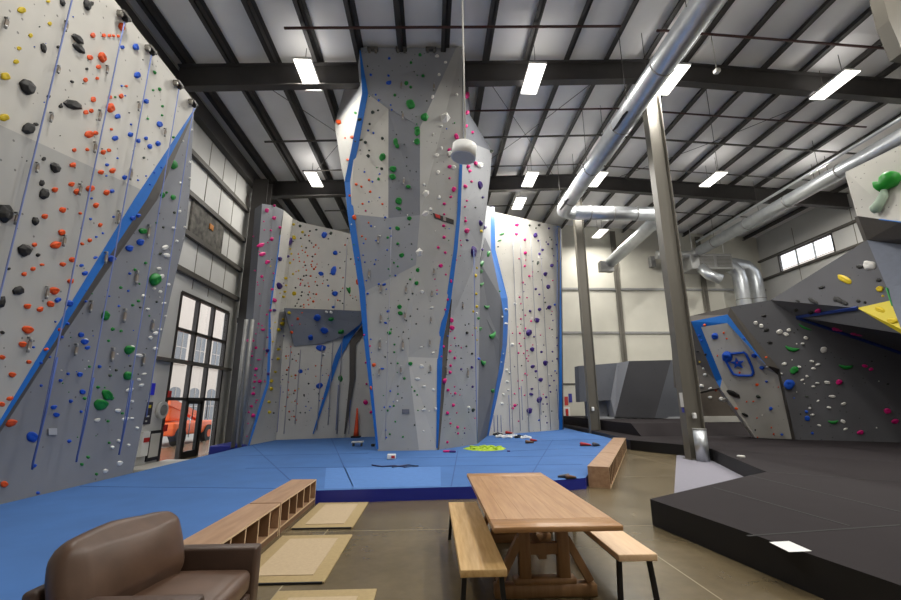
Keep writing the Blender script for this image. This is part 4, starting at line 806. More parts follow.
for (z, c), L in groups.items():
    L.sort(key=lambda q: q['v'])
    for i, q in enumerate(L):
        size = 'big' if q['area'] > 55 else ('small' if q['area'] < 14 else 'medium')
        q['label'] = ' '.join(('%s %s hold, %s %s, %s' % (size, CN[c][0], z[0], z[1], ordn(i, len(L)) % CN[c][0])).replace(' ,', ',').split())
        q['group'] = '%s climbing holds on the %s' % (CN[c][0], q['wallname'] if 'wallname' in q else z[0])
import numpy as np
def hmatrix(q):
    """in-plane axes and size whose outline reads with the noted width, height and tilt"""
    n = q['n']; r_ = q['r']
    up = Vector((0, 0, 1)); up = (up-n*up.dot(n)).normalized(); x = up.cross(n).normalized()
    def onp(u, v): rr = ray(u, v); return O+rr*((q['loc']-O).dot(n)/rr.dot(n))
    pu = onp(q['u']+.5, q['v'])-onp(q['u']-.5, q['v']); pv = onp(q['u'], q['v']-.5)-onp(q['u'], q['v']+.5)
    J = np.array([[pu.dot(x), pv.dot(x)], [pu.dot(up), pv.dot(up)]])
    a = math.radians(q['ang'])
    Rm = np.array([[math.cos(a), -math.sin(a)], [math.sin(a), math.cos(a)]])
    A = J @ Rm @ np.diag([q['w'], q['h']])*(1.05 if q['c'] == 'k' else .92)
    Uu, Ss, Vt = np.linalg.svd(A)
    ppm = F/q['dep']; mx = max(q['w'], q['h'])/ppm*(1.7 if q['c'] == 'k' else 1.3); mn = min(q['w'], q['h'])/ppm*.9
    if abs(n.dot(r_)) < .45: mx *= 2.2
    s0, s1 = min(Ss[0], mx), min(max(Ss[1], mn*.8), mx)
    X = x*Uu[0, 0]+up*Uu[1, 0]
    if abs(X.dot(x)) < .72:
        s0, s1 = s1, s0; X = x*Uu[0, 1]+up*Uu[1, 1]
    if X.dot(x) < 0: X = -X
    Y = n.cross(X).normalized(); W, Hh = s0, s1
    D = min(W, Hh)*(.8 if q['sh'] == 'b' else .75)
    if q['sh'] == 't': D = min(W, Hh)*.9
    M = Matrix(((X.x*W, Y.x*Hh, n.x*D, q['loc'].x), (X.y*W, Y.y*Hh, n.y*D, q['loc'].y), (X.z*W, Y.z*Hh, n.z*D, q['loc'].z), (0, 0, 0, 1)))
    return M, (W, Hh, D), (X, Y, n)
HOLDS.sort(key=lambda q: -q['area'])
print('HOLDS', len(HOLDS))
small = MB(); sv = []; rest = {}
for i, q in enumerate(HOLDS):
    me = hmesh(q['sh'], (i*7) % (4 if q['sh'] == 'b' else 3 if q['sh'] == 'a' else 1), q['c'])
    M, S3, (X, Y, n) = hmatrix(q)
    if i < 300:
        o = bpy.data.objects.new('climbing_hold', me); COL.objects.link(o)
        R = Matrix((X, Y, n)).transposed().to_4x4(); o.matrix_world = Matrix.Translation(q['loc']) @ R @ Matrix.Diagonal((*S3, 1))
        tag(o, q['label'], 'climbing hold', q['group'])
    else:
        m_ = me.materials[0]
        src = HM.setdefault(('lo', q['c']), None)
        vs = []; fs = []
        rnd = random.Random(i)
        for zi, (z, r) in enumerate(((0, .5), (.45, .42), (.7, .18))):
            for j in range(7):
                a = 2*math.pi*j/7; rr = r*rnd.uniform(.85, 1.12); vs.append(M @ Vector((rr*math.cos(a), rr*math.sin(a), z)))
        for zi in range(2):
            for j in range(7): fs.append((zi*7+j, zi*7+(j+1) % 7, (zi+1)*7+(j+1) % 7, (zi+1)*7+j))
        fs.append(tuple(range(14, 21))); fs.append(tuple(range(7))[::-1])
        small.add(vs, fs, m_)
so = small.build('small_climbing_hold'); tag(so, 'hundreds of tiny mixed-colour footholds bolted across all the climbing walls', 'climbing hold', kind='stuff')
# ------------------------------------------------------------------ big hand-shaped holds
hg = mat('green_hold', CN['g'][1], .5)
def tubehold(name, pts, rs, m, label, lift=.2):
    P3 = []
    for u, v in pts:
        h_ = hit(u, v); P3.append(h_[0]+h_[1]*lift)
    b = MB(); b.tube(P3, rs, m, 14); o = b.build(name); return tag(o, label, 'climbing hold'), P3
palegreen = mat('pale_green_hold', (150, 170, 150), .5)
o, _p = tubehold('climbing_hold', [(899.5, 175), (897.5, 178), (893, 184), (888, 188), (884, 190), (881.5, 192)], [.12, .24, .26, .18, .25, .12], mat('bright_green_hold', (28, 150, 40), .45), 'big bright green knobbly hold on high pale panel at right edge')
o, _p = tubehold('climbing_hold', [(889, 193), (888, 199), (884, 206), (880, 212), (877, 214)], [.08, .12, .13, .16, .08], palegreen, 'long pale green hold hanging below the big bright green one, upper right')
# blue outlined frame on the prism
L = [(741, 352.5), (744, 351.8), (746.5, 354), (749, 359), (752, 366), (753.5, 372), (752, 375), (748, 375.3), (738, 375), (733.5, 373.5), (730, 367.5), (726.5, 361), (725.5, 356), (727, 354), (731, 353.3), (741, 352.5)]
o, P3 = tubehold('climbing_hold', L, .045, mat('blue_hold', CN['b'][1], .5), 'thin blue looped frame outline around a small star on pale boulder', .05)
hc = hit(737.5, 363); nn = hc[1]; upv = (Vector((0, 0, 1))-nn*nn.z).normalized(); xv = upv.cross(nn)
pts = [hc[0]+nn*.06+(xv*math.cos(a)+upv*math.sin(a))*(.24 if i % 2 == 0 else .1) for i, a in enumerate([math.pi*t/5+.3 for t in range(10)])]
b = MB(); b.solid(pts, [tuple(range(10))], [MATS['blue_hold']], -nn*.06); tag(b.build('climbing_hold'), 'small blue star-shaped hold inside the looped blue frame on pale boulder', 'climbing hold')
# banner on the tower
hb = hit(443, 217); 
bk = mat('black_banner', (38, 34, 33), .6); rd = mat('banner_red', (190, 40, 36), .6)
c4 = [(432.5, 213), (434.5, 218), (453.5, 224.5), (453.5, 220)]
def onw(u, v, off=.02):
    h_ = hit(u, v); return h_[0]+h_[1]*off
e = empty('banner', onw(443, 218), 'small tilted black banner with red and grey marks on tower front', 'banner')
b = MB(); b.solid([onw(u, v, .04) for u, v in c4], [(0, 1, 2, 3)], [bk], (0, .03, 0)); b.build('cloth', e)
b = MB(); b.add([onw(u, v, .05) for u, v in ((434.5, 213.8), (436, 217.6), (440, 219), (440, 215.5))], [(0, 1, 2, 3)], rd); b.build('red_mark', e)
b = MB()
b.add([onw(u, v, .05) for u, v in ((442.8, 216.6), (443.2, 220.9), (446, 221.9), (445.6, 217.6))], [(0, 1, 2, 3)], mat('banner_grey', (150, 140, 138), .7))
b.build('grey_mark', e)
# small placards fixed on the walls
for (u, v, w, h, m, lab) in ((51.2, 431.6, 8.6, 6.6, mat('placard_grey', (170, 172, 176)), 'small pale placard on the lower grey part of the left wall'), (406, 411.3, 6.6, 4.4, mat('placard_dark', (108, 110, 120)), 'small grey placard low on the tower front')):
    b = MB(); b.solid([onw(u-w/2, v-h/2, .03), onw(u-w/2, v+h/2, .03), onw(u+w/2, v+h/2, .03), onw(u+w/2, v-h/2, .03)], [(0, 1, 2, 3)], [m], Vector((-.02, .02, 0)), m)
    tag(b.build('placard'), lab, 'sign')

# ------------------------------------------------------------------ ropes, anchors, quickdraws
ropem = mat('blue_white_rope', (120, 134, 188), .8); ropel = mat('muted_blue_rope', (74, 96, 160), .8); ropeb = mat('blue_rope', (50, 86, 176), .8); ropeg = mat('grey_rope', (150, 150, 160), .8)
sling = mat('tan_sling', (142, 130, 118), .7); 
def rope(p0, z1, r, label, grp, m=ropem, tail=None):
    x, y, z0 = p0
    pts = [(x, y, z0-(z0-z1)*i/8) for i in range(9)]
    b = MB().tube(pts, r, m, 6)
    if tail: b.tube([(x+.05, y-.02, tail), (x+.07, y-.05, (tail+z1)/2), (x+.05, y-.07, z1+.1), (x, y, z1)], r*1.3, ropel, 6)
    return tag(b.build('climbing_rope'), label, 'rope', grp)
nm = ['first', 'second', 'third', 'fourth', 'fifth']
for i, y in enumerate(ROPEY):
    stripe_z = 1.47+(y-7.6)*2.3
    up_x = XA+.13
    zl_ = max(stripe_z, .2)
    if y < 7: zb = 2.6
    else: zb = stripe_z-.4
    rope((XRP, y, 10.0), [2.2, .75, .75, .75, 1.5][i], .013, 'thin blue-white rope hanging down left wall, %s from the near edge' % nm[i], 'ropes on the left wall', tail=[None, 2.6, 2.3, 2.3, None][i])
    e = empty('rope_anchor', (XA+.02, y, 9.9), 'dark metal rope anchor at left wall top above its %s rope' % nm[i], 'anchor', 'rope anchors on the left wall')
    MB().rbox((XA+.08, y, 9.95), (.16, .26, .08), girtm, .02).build('bracket', e)
    MB().tube([(XA+.12, y-.03, 9.86), (XA+.12, y+.03, 9.86)], .06, blackm, 14).build('pulley', e)
    MB().rbox((XA+.1, y-.14, 9.85), (.1, .08, .12), steelcol, .02).build('hook', e)
for (u0, v0, v1, yy, w_, tail) in ():
    pass
def wallrope(u, v0, v1, label, grp, r=.018, m=ropeg, off=.12):
    h0 = hit(u, v0)
    if not h0: return
    p = h0[0]+h0[1]*off; h1 = None
    # vertical drop from p until image row v1
    lo, hi = MZ, p.z
    b = MB(); r_ = ray(u, v1); z1 = H+r_.z*(p.y/r_.y); z1 = max(z1, MZ+.02)
    pts = [(p.x, p.y, p.z-(p.z-z1)*i/6) for i in range(7)]
    tag(b.tube(pts, r, m, 6).build('climbing_rope'), label, 'rope', grp)
G1 = 'ropes on the back corner wall'
for i, (u, v0, v1) in enumerate(((291, 345, 434), (300.5, 350, 424), (322, 346, 430), (335, 300, 425), (347, 240, 434), (372, 200, 432))[:5]):
    wallrope(u, v0, v1, 'thin rope hanging on back corner wall, %s from the left' % nm[i], G1)
for i, (u, v0, v1) in enumerate(((281, 385, 432), (338, 385, 430), (350, 400, 434))):
    wallrope(u, v0, v1, 'doubled blue rope tail low on back corner wall, %s from the left' % nm[i], G1, .013, ropel)
G2 = 'ropes on the wall right of the tower'
for i, (u, v0, v1) in enumerate(((507, 330, 432), (511, 240, 431), (519, 245, 432), (529, 235, 431), (538.5, 240, 430), (554, 250, 422))[:5]):
    wallrope(u, v0, v1, 'thin rope on white wall right of tower, %s from the left' % nm[i], G2)
for i, (u, v0, v1) in enumerate(((507, 395, 433), (519.5, 386, 420), (538, 390, 415), (555, 385, 420))):
    wallrope(u, v0, v1, 'doubled blue rope tail low on white wall right of tower, %s from left' % nm[i], G2, .013, ropel)
for i, u in enumerate((491.5, 495.5, 499)):
    wallrope(u, 415, 432, 'short rope end at foot of the blue stripe right of tower, %s from left' % nm[i], G2, .016, ropel)
wallrope(471, 250, 443, 'thin blue rope hanging on the right flank of the tower', 'ropes on the tower', .016, ropem)
wallrope(391.5, 230, 440, 'thin pale rope hanging down the front of the tower', 'ropes on the tower', .01, ropeg, .06)
def quickdraw(u, v, h_px, label, grp, drop=True):
    h_ = hit(u, v-h_px/2)
    if not h_: return
    p = h_[0]; n = h_[1]; L_ = h_px*h_[2]/F; s_ = L_*.06+.012
    e = empty('quickdraw', p, label, 'quickdraw', grp)
    q0 = p+n*.05
    MB().tube([p+n*.0, q0, q0-Vector((0, 0, L_*.3))], s_*.7, galvd, 6).build('top_carabiner', e)
    MB().bar(q0-Vector((0, 0, L_*.25)), q0-Vector((0, 0, L_*.75)), s_*2, s_, sling, up=n).build('sling', e)
    MB().tube([q0-Vector((0, 0, L_*.72)), q0-Vector((0, 0, L_))], s_*.9, galvd, 6).build('bottom_carabiner', e)
QL = [(5, 24, 13), (65, 27, 12), (57, 70, 9), (50, 118, 11), (36, 168, 11), (15, 219, 13), (46, 293, 13), (28, 345, 15), (99, 116, 12), (106, 70, 9), (94, 148, 12), (79, 190, 12), (63, 241, 12), (138, 107, 10), (130, 175, 12), (118, 218, 14), (105, 258, 12), (90, 307, 12), (75, 350, 12), (164, 133, 9), (148, 232, 14), (136, 278, 14), (124, 316, 14), (112, 355, 14), (152, 326, 12), (143, 360, 12)]
QL.sort(key=lambda t: t[1])
for i, (u, v, h_) in enumerate(QL): quickdraw(u, v, h_, 'small metal quickdraw on left wall, %s' % (('%s of all from its top' % ORD[i]) if i < 13 else ('%s of all from its bottom' % ORD[25-i] if i < 25 else 'lowest of all')), 'quickdraws on the left wall')
QT = [(401.5, 86, 8), (403, 117, 9), (434, 88, 9), (404, 182, 8), (378.5, 240, 9), (369.5, 274, 9), (381, 289, 9), (381, 318, 10), (380, 345, 11), (406, 290, 9), (405, 316, 9), (403, 345, 12), (434, 272, 7), (432, 294, 7), (431, 320, 7), (430, 343, 7), (401, 370, 8), (430.5, 369, 8), (379.5, 372, 8), (446, 371, 8), (467, 373, 9), (462, 306, 7)]
QT.sort(key=lambda t: t[1])
for i, (u, v, h_) in enumerate(QT): quickdraw(u, v, h_, 'small dark quickdraw on the tower, %s' % (('%s from its top' % ORD[i]) if i < 11 else '%s from its bottom' % (ORD[21-i] if i < 21 else 'nearest')), 'quickdraws on the tower')

for i, u in enumerate((373, 401.5, 431)):
    h_ = hit(u, 50.5); p = h_[0]+h_[1]*.0; e = empty('rope_anchor', p, 'dark metal rope anchor along the tower top edge, %s from left' % nm[i], 'anchor', 'rope anchors on the tower top')
    MB().rbox(tuple(p+h_[1]*.08), (.4, .16, .1), girtm, .02).build('bracket', e)
    MB().rbox(tuple(p+h_[1]*.1+Vector((-.12, 0, -.1))), (.09, .09, .14), steelcol, .02).build('hook', e)
    MB().rbox(tuple(p+h_[1]*.1+Vector((.12, 0, -.1))), (.09, .09, .14), steelcol, .02).build('hook', e)
# ------------------------------------------------------------------ lights
def high_bay(u, v, z, label, L_=1.5, W_=.58, rot=0, power=None, p=None):
    p = atZ(u, v, z) if p is None else Vector(p)
    e = empty('ceiling_light', p, label, 'light', 'high bay ceiling lights')
    MB().bx(p.x-W_/2-.03, p.x+W_/2+.03, p.y-L_/2-.03, p.y+L_/2+.03, p.z+.03, p.z+.1, white).build('housing', e)
    MB().bx(p.x-W_/2, p.x+W_/2, p.y-L_/2, p.y+L_/2, p.z+.0, p.z+.028, lampm).build('diffuser', e)
    for dy in (-.4, .4): MB().tube([(p.x, p.y+dy, p.z+.1), (p.x, p.y+dy, rtop(p.x)+.0)], .012, girtm, 6).build('hanger', e)
    l = bpy.data.lights.new('ceiling_area_light', 'AREA'); l.shape = 'RECTANGLE'; l.size = W_; l.size_y = L_; l.energy = power or LP; l.color = (1, .965, .9)
    lo = bpy.data.objects.new('lamp', l); COL.objects.link(lo); lo.parent = e; lo.location = (0, 0, -.02)
    l2 = bpy.data.lights.new('ceiling_area_light', 'AREA'); l2.shape = 'RECTANGLE'; l2.size = W_; l2.size_y = L_; l2.energy = 20; l2.color = (1, .97, .93)
    lo2 = bpy.data.objects.new('added_ceiling_fill', l2); COL.objects.link(lo2); lo2.parent = e; lo2.location = (0, 0, .12); lo2.rotation_euler = (math.pi, 0, 0)  # upward fill added to brighten the ceiling, not a lamp of the fixture
LP = 620
for u, v, lab in ((308, 76, 'bright rectangular ceiling light left of the tower, nearer of the left pair'), (314, 180, 'bright rectangular ceiling light left of the tower, farther of the left pair'), (533, 80, 'bright rectangular ceiling light right of tower in front of the near rafter'),
        (530, 180, 'bright rectangular ceiling light right of tower by the far rafter'), (519, 204, 'bright rectangular ceiling light right of tower beyond far rafter, lowest in view'), (671, 81, 'bright rectangular ceiling light beside the top of the near column and duct'),
        (597, 180, 'bright rectangular ceiling light just right of the duct near its elbow'), (834, 86, 'bright rectangular ceiling light at the upper right, nearest the right edge'), (713, 180, 'bright rectangular ceiling light right of the near column by far rafter'),
        (600, 234, 'bright rectangular ceiling light near the far wall, below the horizontal duct')):
    high_bay(u, v, 13.35 if v > 100 else 13.4, lab)
high_bay(822, 180, 13.0, 'narrow strip light behind the long right-hand duct', 1.6, .22, power=1500)
for x in (-5, 4.2, 9.6, 16.5):  # out-of-view fixtures, added to light the near part of the hall
    for y in (6, -1.5):
        if x > 0 or y > 0: high_bay(0, 0, 0, 'unseen rectangular ceiling light added above and behind the seating area', p=(x, y, 13.35))
# white drum hanging on a cable
p = atY(464, 152, 9.2)
e = empty('hanging_drum', p, 'white round drum hanging on a long cable in front of tower', 'fixture')
tilt = Vector((.12, 0, 1)).normalized()
MB().tube([p-tilt*.16, p+tilt*.16], .295, white, 32).build('body', e)
MB().tube([p-tilt*.165, p-tilt*.161], .27, offwhite, 32).build('face', e)
MB().tube([p+tilt*.16, p+tilt*.28], [.08, .02], white, 12).build('cap', e)
MB().tube([p+tilt*.28, (p.x, p.y, rtop(p.x))], .022, offwhite, 8).build('cable', e)
# small sprinkler/sensor rod near the near rafter
p = atY(717, 71, 12.6)
e = empty('ceiling_sensor', p, 'thin rod with small bulb hanging from roof right of the duct', 'fixture')
MB().tube([p, atY(709.5, 26, 12.6)], .02, offwhite, 6).build('rod', e)
MB().rbox(tuple(p), (.2, .2, .16), offwhite, .05).build('bulb', e)

# ------------------------------------------------------------------ ducts
def ribs(p, q, r, m, step=1.2):
    p, q = Vector(p), Vector(q); d = (q-p); n = int(d.length/step); d.normalize()
    for i in range(1, n+1): c_ = p+d*step*i; MB().tube([c_-d*.025, c_+d*.025], r+.02, m, 24).build('joint_ring', e)
def hangers(L, r_, m=None):
    for p, q in L: MB().tube([p, q], r_, m or girtm, 5).build('hanger', e)
DX, DZ, DY = 7.12, 11.95, 21.7; r = .385
e = empty('air_duct', (DX, 12, DZ), 'large shiny round duct running away under roof with an elbow to right', 'duct')
b = MB(); b.tube([(DX, YB+1, DZ), (DX, DY-.7, DZ), (DX+.08, DY-.3, DZ), (DX+.3, DY-.08, DZ), (DX+.7, DY, DZ)], r, galv, 28); b.build('main_run', e)
b = MB().tube([(DX+.7, DY, DZ), (12.6, DY, DZ)], r, galv, 28); b.build('side_run', e)
ribs((DX, 5, DZ), (DX, DY-.7, DZ), r, galvd, 3.0); ribs((DX+.3, DY, DZ), (12, DY, DZ), r, galvd, 1.3)
q0 = Vector((12.6, DY, DZ)); q1 = atY(611, 262, 27.5); q0b = q0+Vector((.2, .3, -.1))
b = MB().tube([q0-Vector((.3, 0, 0)), q0, q0b, q0b+(q1-q0b)*.06, q1], r*.98, galv, 24); b.build('branch', e)
b = MB().box(tuple(q1+Vector((-.25, .3, -.25))), (.9, .5, .7), galvd).build('diffuser', e)
for y in (13.3, 20.0): MB().box((DX-.34, y, DZ-.32), (.06, .9, .32), blackm, Euler((0, math.radians(45), 0))).build('vent_grille', e)
hangers([((DX+s_*.42, y, DZ), (DX+s_*.42, y, rtop(DX))) for y in (9, 12.6, 16.5, 20.4) for s_ in (-1, 1)], .012)
# right duct
RXD, RZD = 18.7, 12.0
e = empty('air_duct', (RXD, 18, RZD), 'long round duct on the right side running toward the far wall', 'duct')
MB().tube([(RXD, 5, RZD), (RXD, 27.6, RZD)], .34, galv, 24).build('main_run', e)
MB().tube([(RXD-.55, 5, RZD+.42), (RXD-.55, 27, RZD+.42)], .07, galv, 12).build('side_pipe', e)
ribs((RXD, 8, RZD), (RXD, 27.6, RZD), .34, galvd, 3)
hangers([((RXD, y, RZD), (RXD, y, rtop(RXD))) for y in (14, 18, 22, 26)], .012)
MB().tube([(RXD, 27.5, RZD), (RXD-.3, 28.3, RZD-.1), (RXD-2.6, 28.6, RZD)], .3, galvd, 16).build('branch', e)
U0 = atY(712, 261, 28.2)
e = empty('air_handler', U0, 'boxy metal air unit hanging near far wall beside two bent ducts', 'air unit')
MB().rbox((19.7, 28.6, 11.35), (3.0, 1.3, 1.15), galvd, .05).build('housing', e)
for i, x in enumerate((19.3, 20.55)):
    b = MB(); b.bx(x-.52, x+.52, 27.93, 27.96, 10.9, 11.8, galvd)
    for j in range(8): b.bx(x-.5, x+.5, 27.9, 27.95, 10.95+j*.1, 10.99+j*.1, girtm)
    b.build('grille', e)
hangers([((x, 28.3, 11.9), (x, 28.3, rtop(x))) for x in (18.6, 20.9)], .02, white)
MB().tube([(18.9, 28.1, 10.95), (19.2, 27.8, 10.3), (19.9, 27.6, 9.9)], .35, galv, 14).build('outlet', e)
def bent(pts, r, lab):
    global e
    e = empty('air_duct', pts[0], lab, 'duct'); MB().tube(pts, r, galv, 20).build('bent_run', e)
    ribs(pts[-2], pts[-1], r, galvd, 1.4)
bent([(20.6, 28.9, 11.3), (21.2, 28.9, 11.35), (21.8, 28.9, 11.2), (22.15, 28.9, 10.8), (22.25, 28.9, 10.2), (22.25, 28.9, BZ)], .46, 'bent vertical duct by far wall, left one beside the air unit')
bent([(22.0, 29.9, 11.7), (22.8, 29.9, 11.75), (23.6, 29.9, 11.6), (24.05, 29.9, 11.1), (24.15, 29.9, 10.5), (24.15, 29.9, BZ)], .5, 'bent vertical duct by far wall, right one nearest the corner')
p = atY(652, 262, 30.2); b = MB().box(tuple(p), (.34, .4, .8), galvd); tag(b.build('wall_speaker'), 'small grey box unit high on the far wall by near column', 'fixture')

b = MB(); b.solid([atY(881, -12, 8), atY(889, 20, 8), atY(903, 52, 8), atY(960, 60, 8), atY(960, -12, 8)], [(0, 1, 2, 3, 4)], [steelcol], (0, .3, 0)); tag(b.build('steel_bracket'), 'brown-grey steel piece cutting across the top right corner of view', 'bracket')
# ------------------------------------------------------------------ left wall fittings
X = XL+.06
def lw(u, v): return atX(u, v, XL+.05)
def lposter(y0, y1, z0, z1, m, name, lab, cat, t=.05, parts=None):
    e = empty(name, (XL+.0, (y0+y1)/2, z0), lab, cat)
    MB().bx(XL+.002, XL+t, y0, y1, z0, z1, m).build('panel', e)
    if parts: parts(e, t)
    return e
cam_ = mat('grey_foil_insulation', (120, 116, 108), .8, rgb2=(60, 58, 54), scale=3.5)
lposter(16.4, 19.05, 8.25, 9.9, cam_, 'insulation_panel', 'mottled grey square panel high on left wall between dark girts', 'panel', .1, lambda e, t: MB().rbox((XL+t+.02, 17.9, 9.25), (.06, .3, .25), mat('orange_patch', (200, 130, 60)), .02).build('orange_patch', e))
G = lambda u, v: (lw(u, v).y, lw(u, v).z)
y_, z_ = G(152.5, 389)
lposter(y_-.14, y_+.14, z_-.2, z_+.2, mat('strobe_blue', (20, 30, 220), .4), 'alarm_light', 'small bright blue box on the left wall above the dark poster', 'sign')
y0, z1 = G(147, 402); y1 = G(154, 402)[0]; z0 = G(150, 424)[1]
def pm(e, t):
    MB().bx(XL+t, XL+t+.01, y0+.1, y1-.1, z1-.2, z1-.1, yellowp).build('yellow_heading', e)
    b = MB()
    for j in range(8): b.bx(XL+t, XL+t+.008, y0+.1, y1-.12-(j % 3)*.08, z1-.5-j*.16, z1-.45-j*.16, offwhite)
    b.build('text_lines', e)
lposter(y0, y1, z0, z1, mat('poster_dark', (44, 44, 58), .5), 'wall_poster', 'dark poster with yellow heading on the left wall by climbing wall', 'poster', .03, pm)
y_, z_ = G(161.5, 410)
e = empty('hose_reel', (XL, y_, z_), 'round grey reel mounted on left wall between poster and window', 'reel')
MB().tube([(XL+.01, y_, z_), (XL+.12, y_, z_)], .3, linerw, 28).build('drum', e); MB().tube([(XL+.12, y_, z_), (XL+.15, y_, z_)], .19, galvd, 24).build('hub', e)
y0, z1 = G(141, 432); y1 = G(148, 432)[0]; z0 = G(143, 456)[1]
lposter(y0, y1, max(z0, -.2), z1, white, 'fire_cabinet', 'white cabinet with red mark on the left wall under the dark poster', 'cabinet', .14, lambda e, t: MB().bx(XL+t, XL+t+.02, (y0+y1)/2-.12, (y0+y1)/2+.15, z0+.45, z1-.2, mat('extinguisher_red', (190, 40, 34))).build('red_mark', e))
y0, z1 = G(150.5, 431); y1 = G(162, 431)[0]; z0 = G(155, 460)[1]
lposter(y0, y1, max(z0, -.25), z1, blackm, 'notice_board', 'white notice board with black frame low on left wall', 'notice board', .05, lambda e, t: MB().bx(XL+t, XL+t+.01, y0+.07, y1-.07, z0+.12, z1-.1, offwhite).build('board', e))
for (u, v, lab) in ((170, 394, 'small red call point beside the tall window, upper of two'), (166, 428, 'small red call point beside the tall window, lower of two')):
    y_, z_ = G(u, v); lposter(y_-.1, y_+.1, z_-.12, z_+.12, mat('extinguisher_red', (190, 40, 34)), 'call_point', lab, 'call point')
b = MB().rbox((-9.1, 15.9, -.25), (1.1, 2.4, .12), offwhite, .03); tag(b.build('door_mat'), 'pale mat on floor in front of the glass storefront', 'mat')

# ------------------------------------------------------------------ far wall notices, column notices
b = MB(); p = atY(567, 413, 30.38); e = empty('fire_cabinet', p, 'white framed cabinet low on far wall beside the white wall blue edge', 'cabinet')
MB().bx(p.x-.25, p.x+.22, 30.34, 30.5, p.z-.35, p.z+.4, white).build('case', e); MB().bx(p.x-.1, p.x+.08, 30.31, 30.34, p.z-.25, p.z+.28, mat('extinguisher_red', (190, 40, 34))).build('red_mark', e)
for (u, v, c_, lab) in ((566.5, 401, (190, 60, 60), 'small red notice on far wall above the white cabinet'), (570.5, 398, (60, 60, 150), 'small blue notice on far wall above the white cabinet')):
    p = atY(u, v, 30.45); tag(MB().bx(p.x-.12, p.x+.12, 30.47, 30.5, p.z-.3, p.z+.3, mat('notice_%d' % c_[0], c_)).build('wall_notice'), lab, 'sign')
p = atY(682.5, 399, 13.78); tag(MB().bx(8.09, 8.11, 13.86, 14.02, p.z-.25, p.z+.2, offwhite).build('column_notice'), 'small white paper notice taped to the near steel column', 'sign')
tag(MB().bx(8.09, 8.11, 13.88, 13.98, p.z-.42, p.z-.27, mat('notice_60', (60, 60, 150))).build('column_notice'), 'small blue notice under the white paper on the near steel column', 'sign')
p = atY(694.5, 416, 13.7); tag(MB().rbox((8.43, 13.9, p.z), (.1, .14, .18), white, .03).build('column_switch'), 'small white switch box low on the near steel column', 'switch')
p = atY(590.5, 409, 22.5); tag(MB().rbox((8.37, 22.6, p.z), (.12, .14, .2), white, .03).build('column_switch'), 'small white switch box low on the farther steel column', 'switch')

# ------------------------------------------------------------------ things on the blue mats
p = atZ(356, 437.5, MZ)
e = empty('traffic_cone', p, 'tall slim orange cone with black base on blue mats by back corner wall', 'cone')
MB().tube([p+Vector((0, 0, z)) for z in (.06, .3, .6, .9, 1.2, 1.32)], [.125, .1, .08, .065, .045, .035], mat('cone_orange', (236, 84, 42), .45), 20).build('body', e)
MB().rbox(tuple(p+Vector((0, 0, .035))), (.42, .42, .07), rubber, .02).build('base', e)
p = atZ(357.5, 446, MZ)
e = empty('step_board', p, 'low pale wooden board on blue mats in front of the orange cone', 'board')
MB().rbox(tuple(p+Vector((0, 0, .14))), (.42, .35, .05), offwhite, .01).build('top', e)
b = MB()
for s_ in (-.15, .15): b.bx(p.x+s_-.02, p.x+s_+.02, p.y-.14, p.y+.14, MZ, MZ+.13, brown)
b.build('foot', e)
p = atZ(373, 446.5, MZ); tag(MB().rbox(tuple(p+Vector((0, 0, .05))), (.14, .12, .1), rubber, .03).build('chalk_bag'), 'small dark chalk bag on blue mats right of the pale board', 'bag')
p = atZ(391.5, 459, MZ)
e = empty('small_box', p, 'small white box with red side on blue mats before the tower', 'box')
MB().rbox(tuple(p+Vector((0, 0, .07))), (.24, .18, .13), white, .01).build('body', e); MB().bx(p.x+.0, p.x+.1, p.y-.1, p.y-.09, p.z+.03, p.z+.1, rd).build('red_mark', e)
b = MB()
pp = [atZ(u, v, MZ+.02) for u, v in ((372, 465), (382, 466.5), (395, 465.5), (405, 467), (418, 466), (408, 464.8), (392, 467))]
tag(b.tube(pp, .018, mat('dark_blue_rope', (40, 50, 90)), 6).build('climbing_rope'), 'thin dark rope lying loose on blue mats before the tower', 'rope')
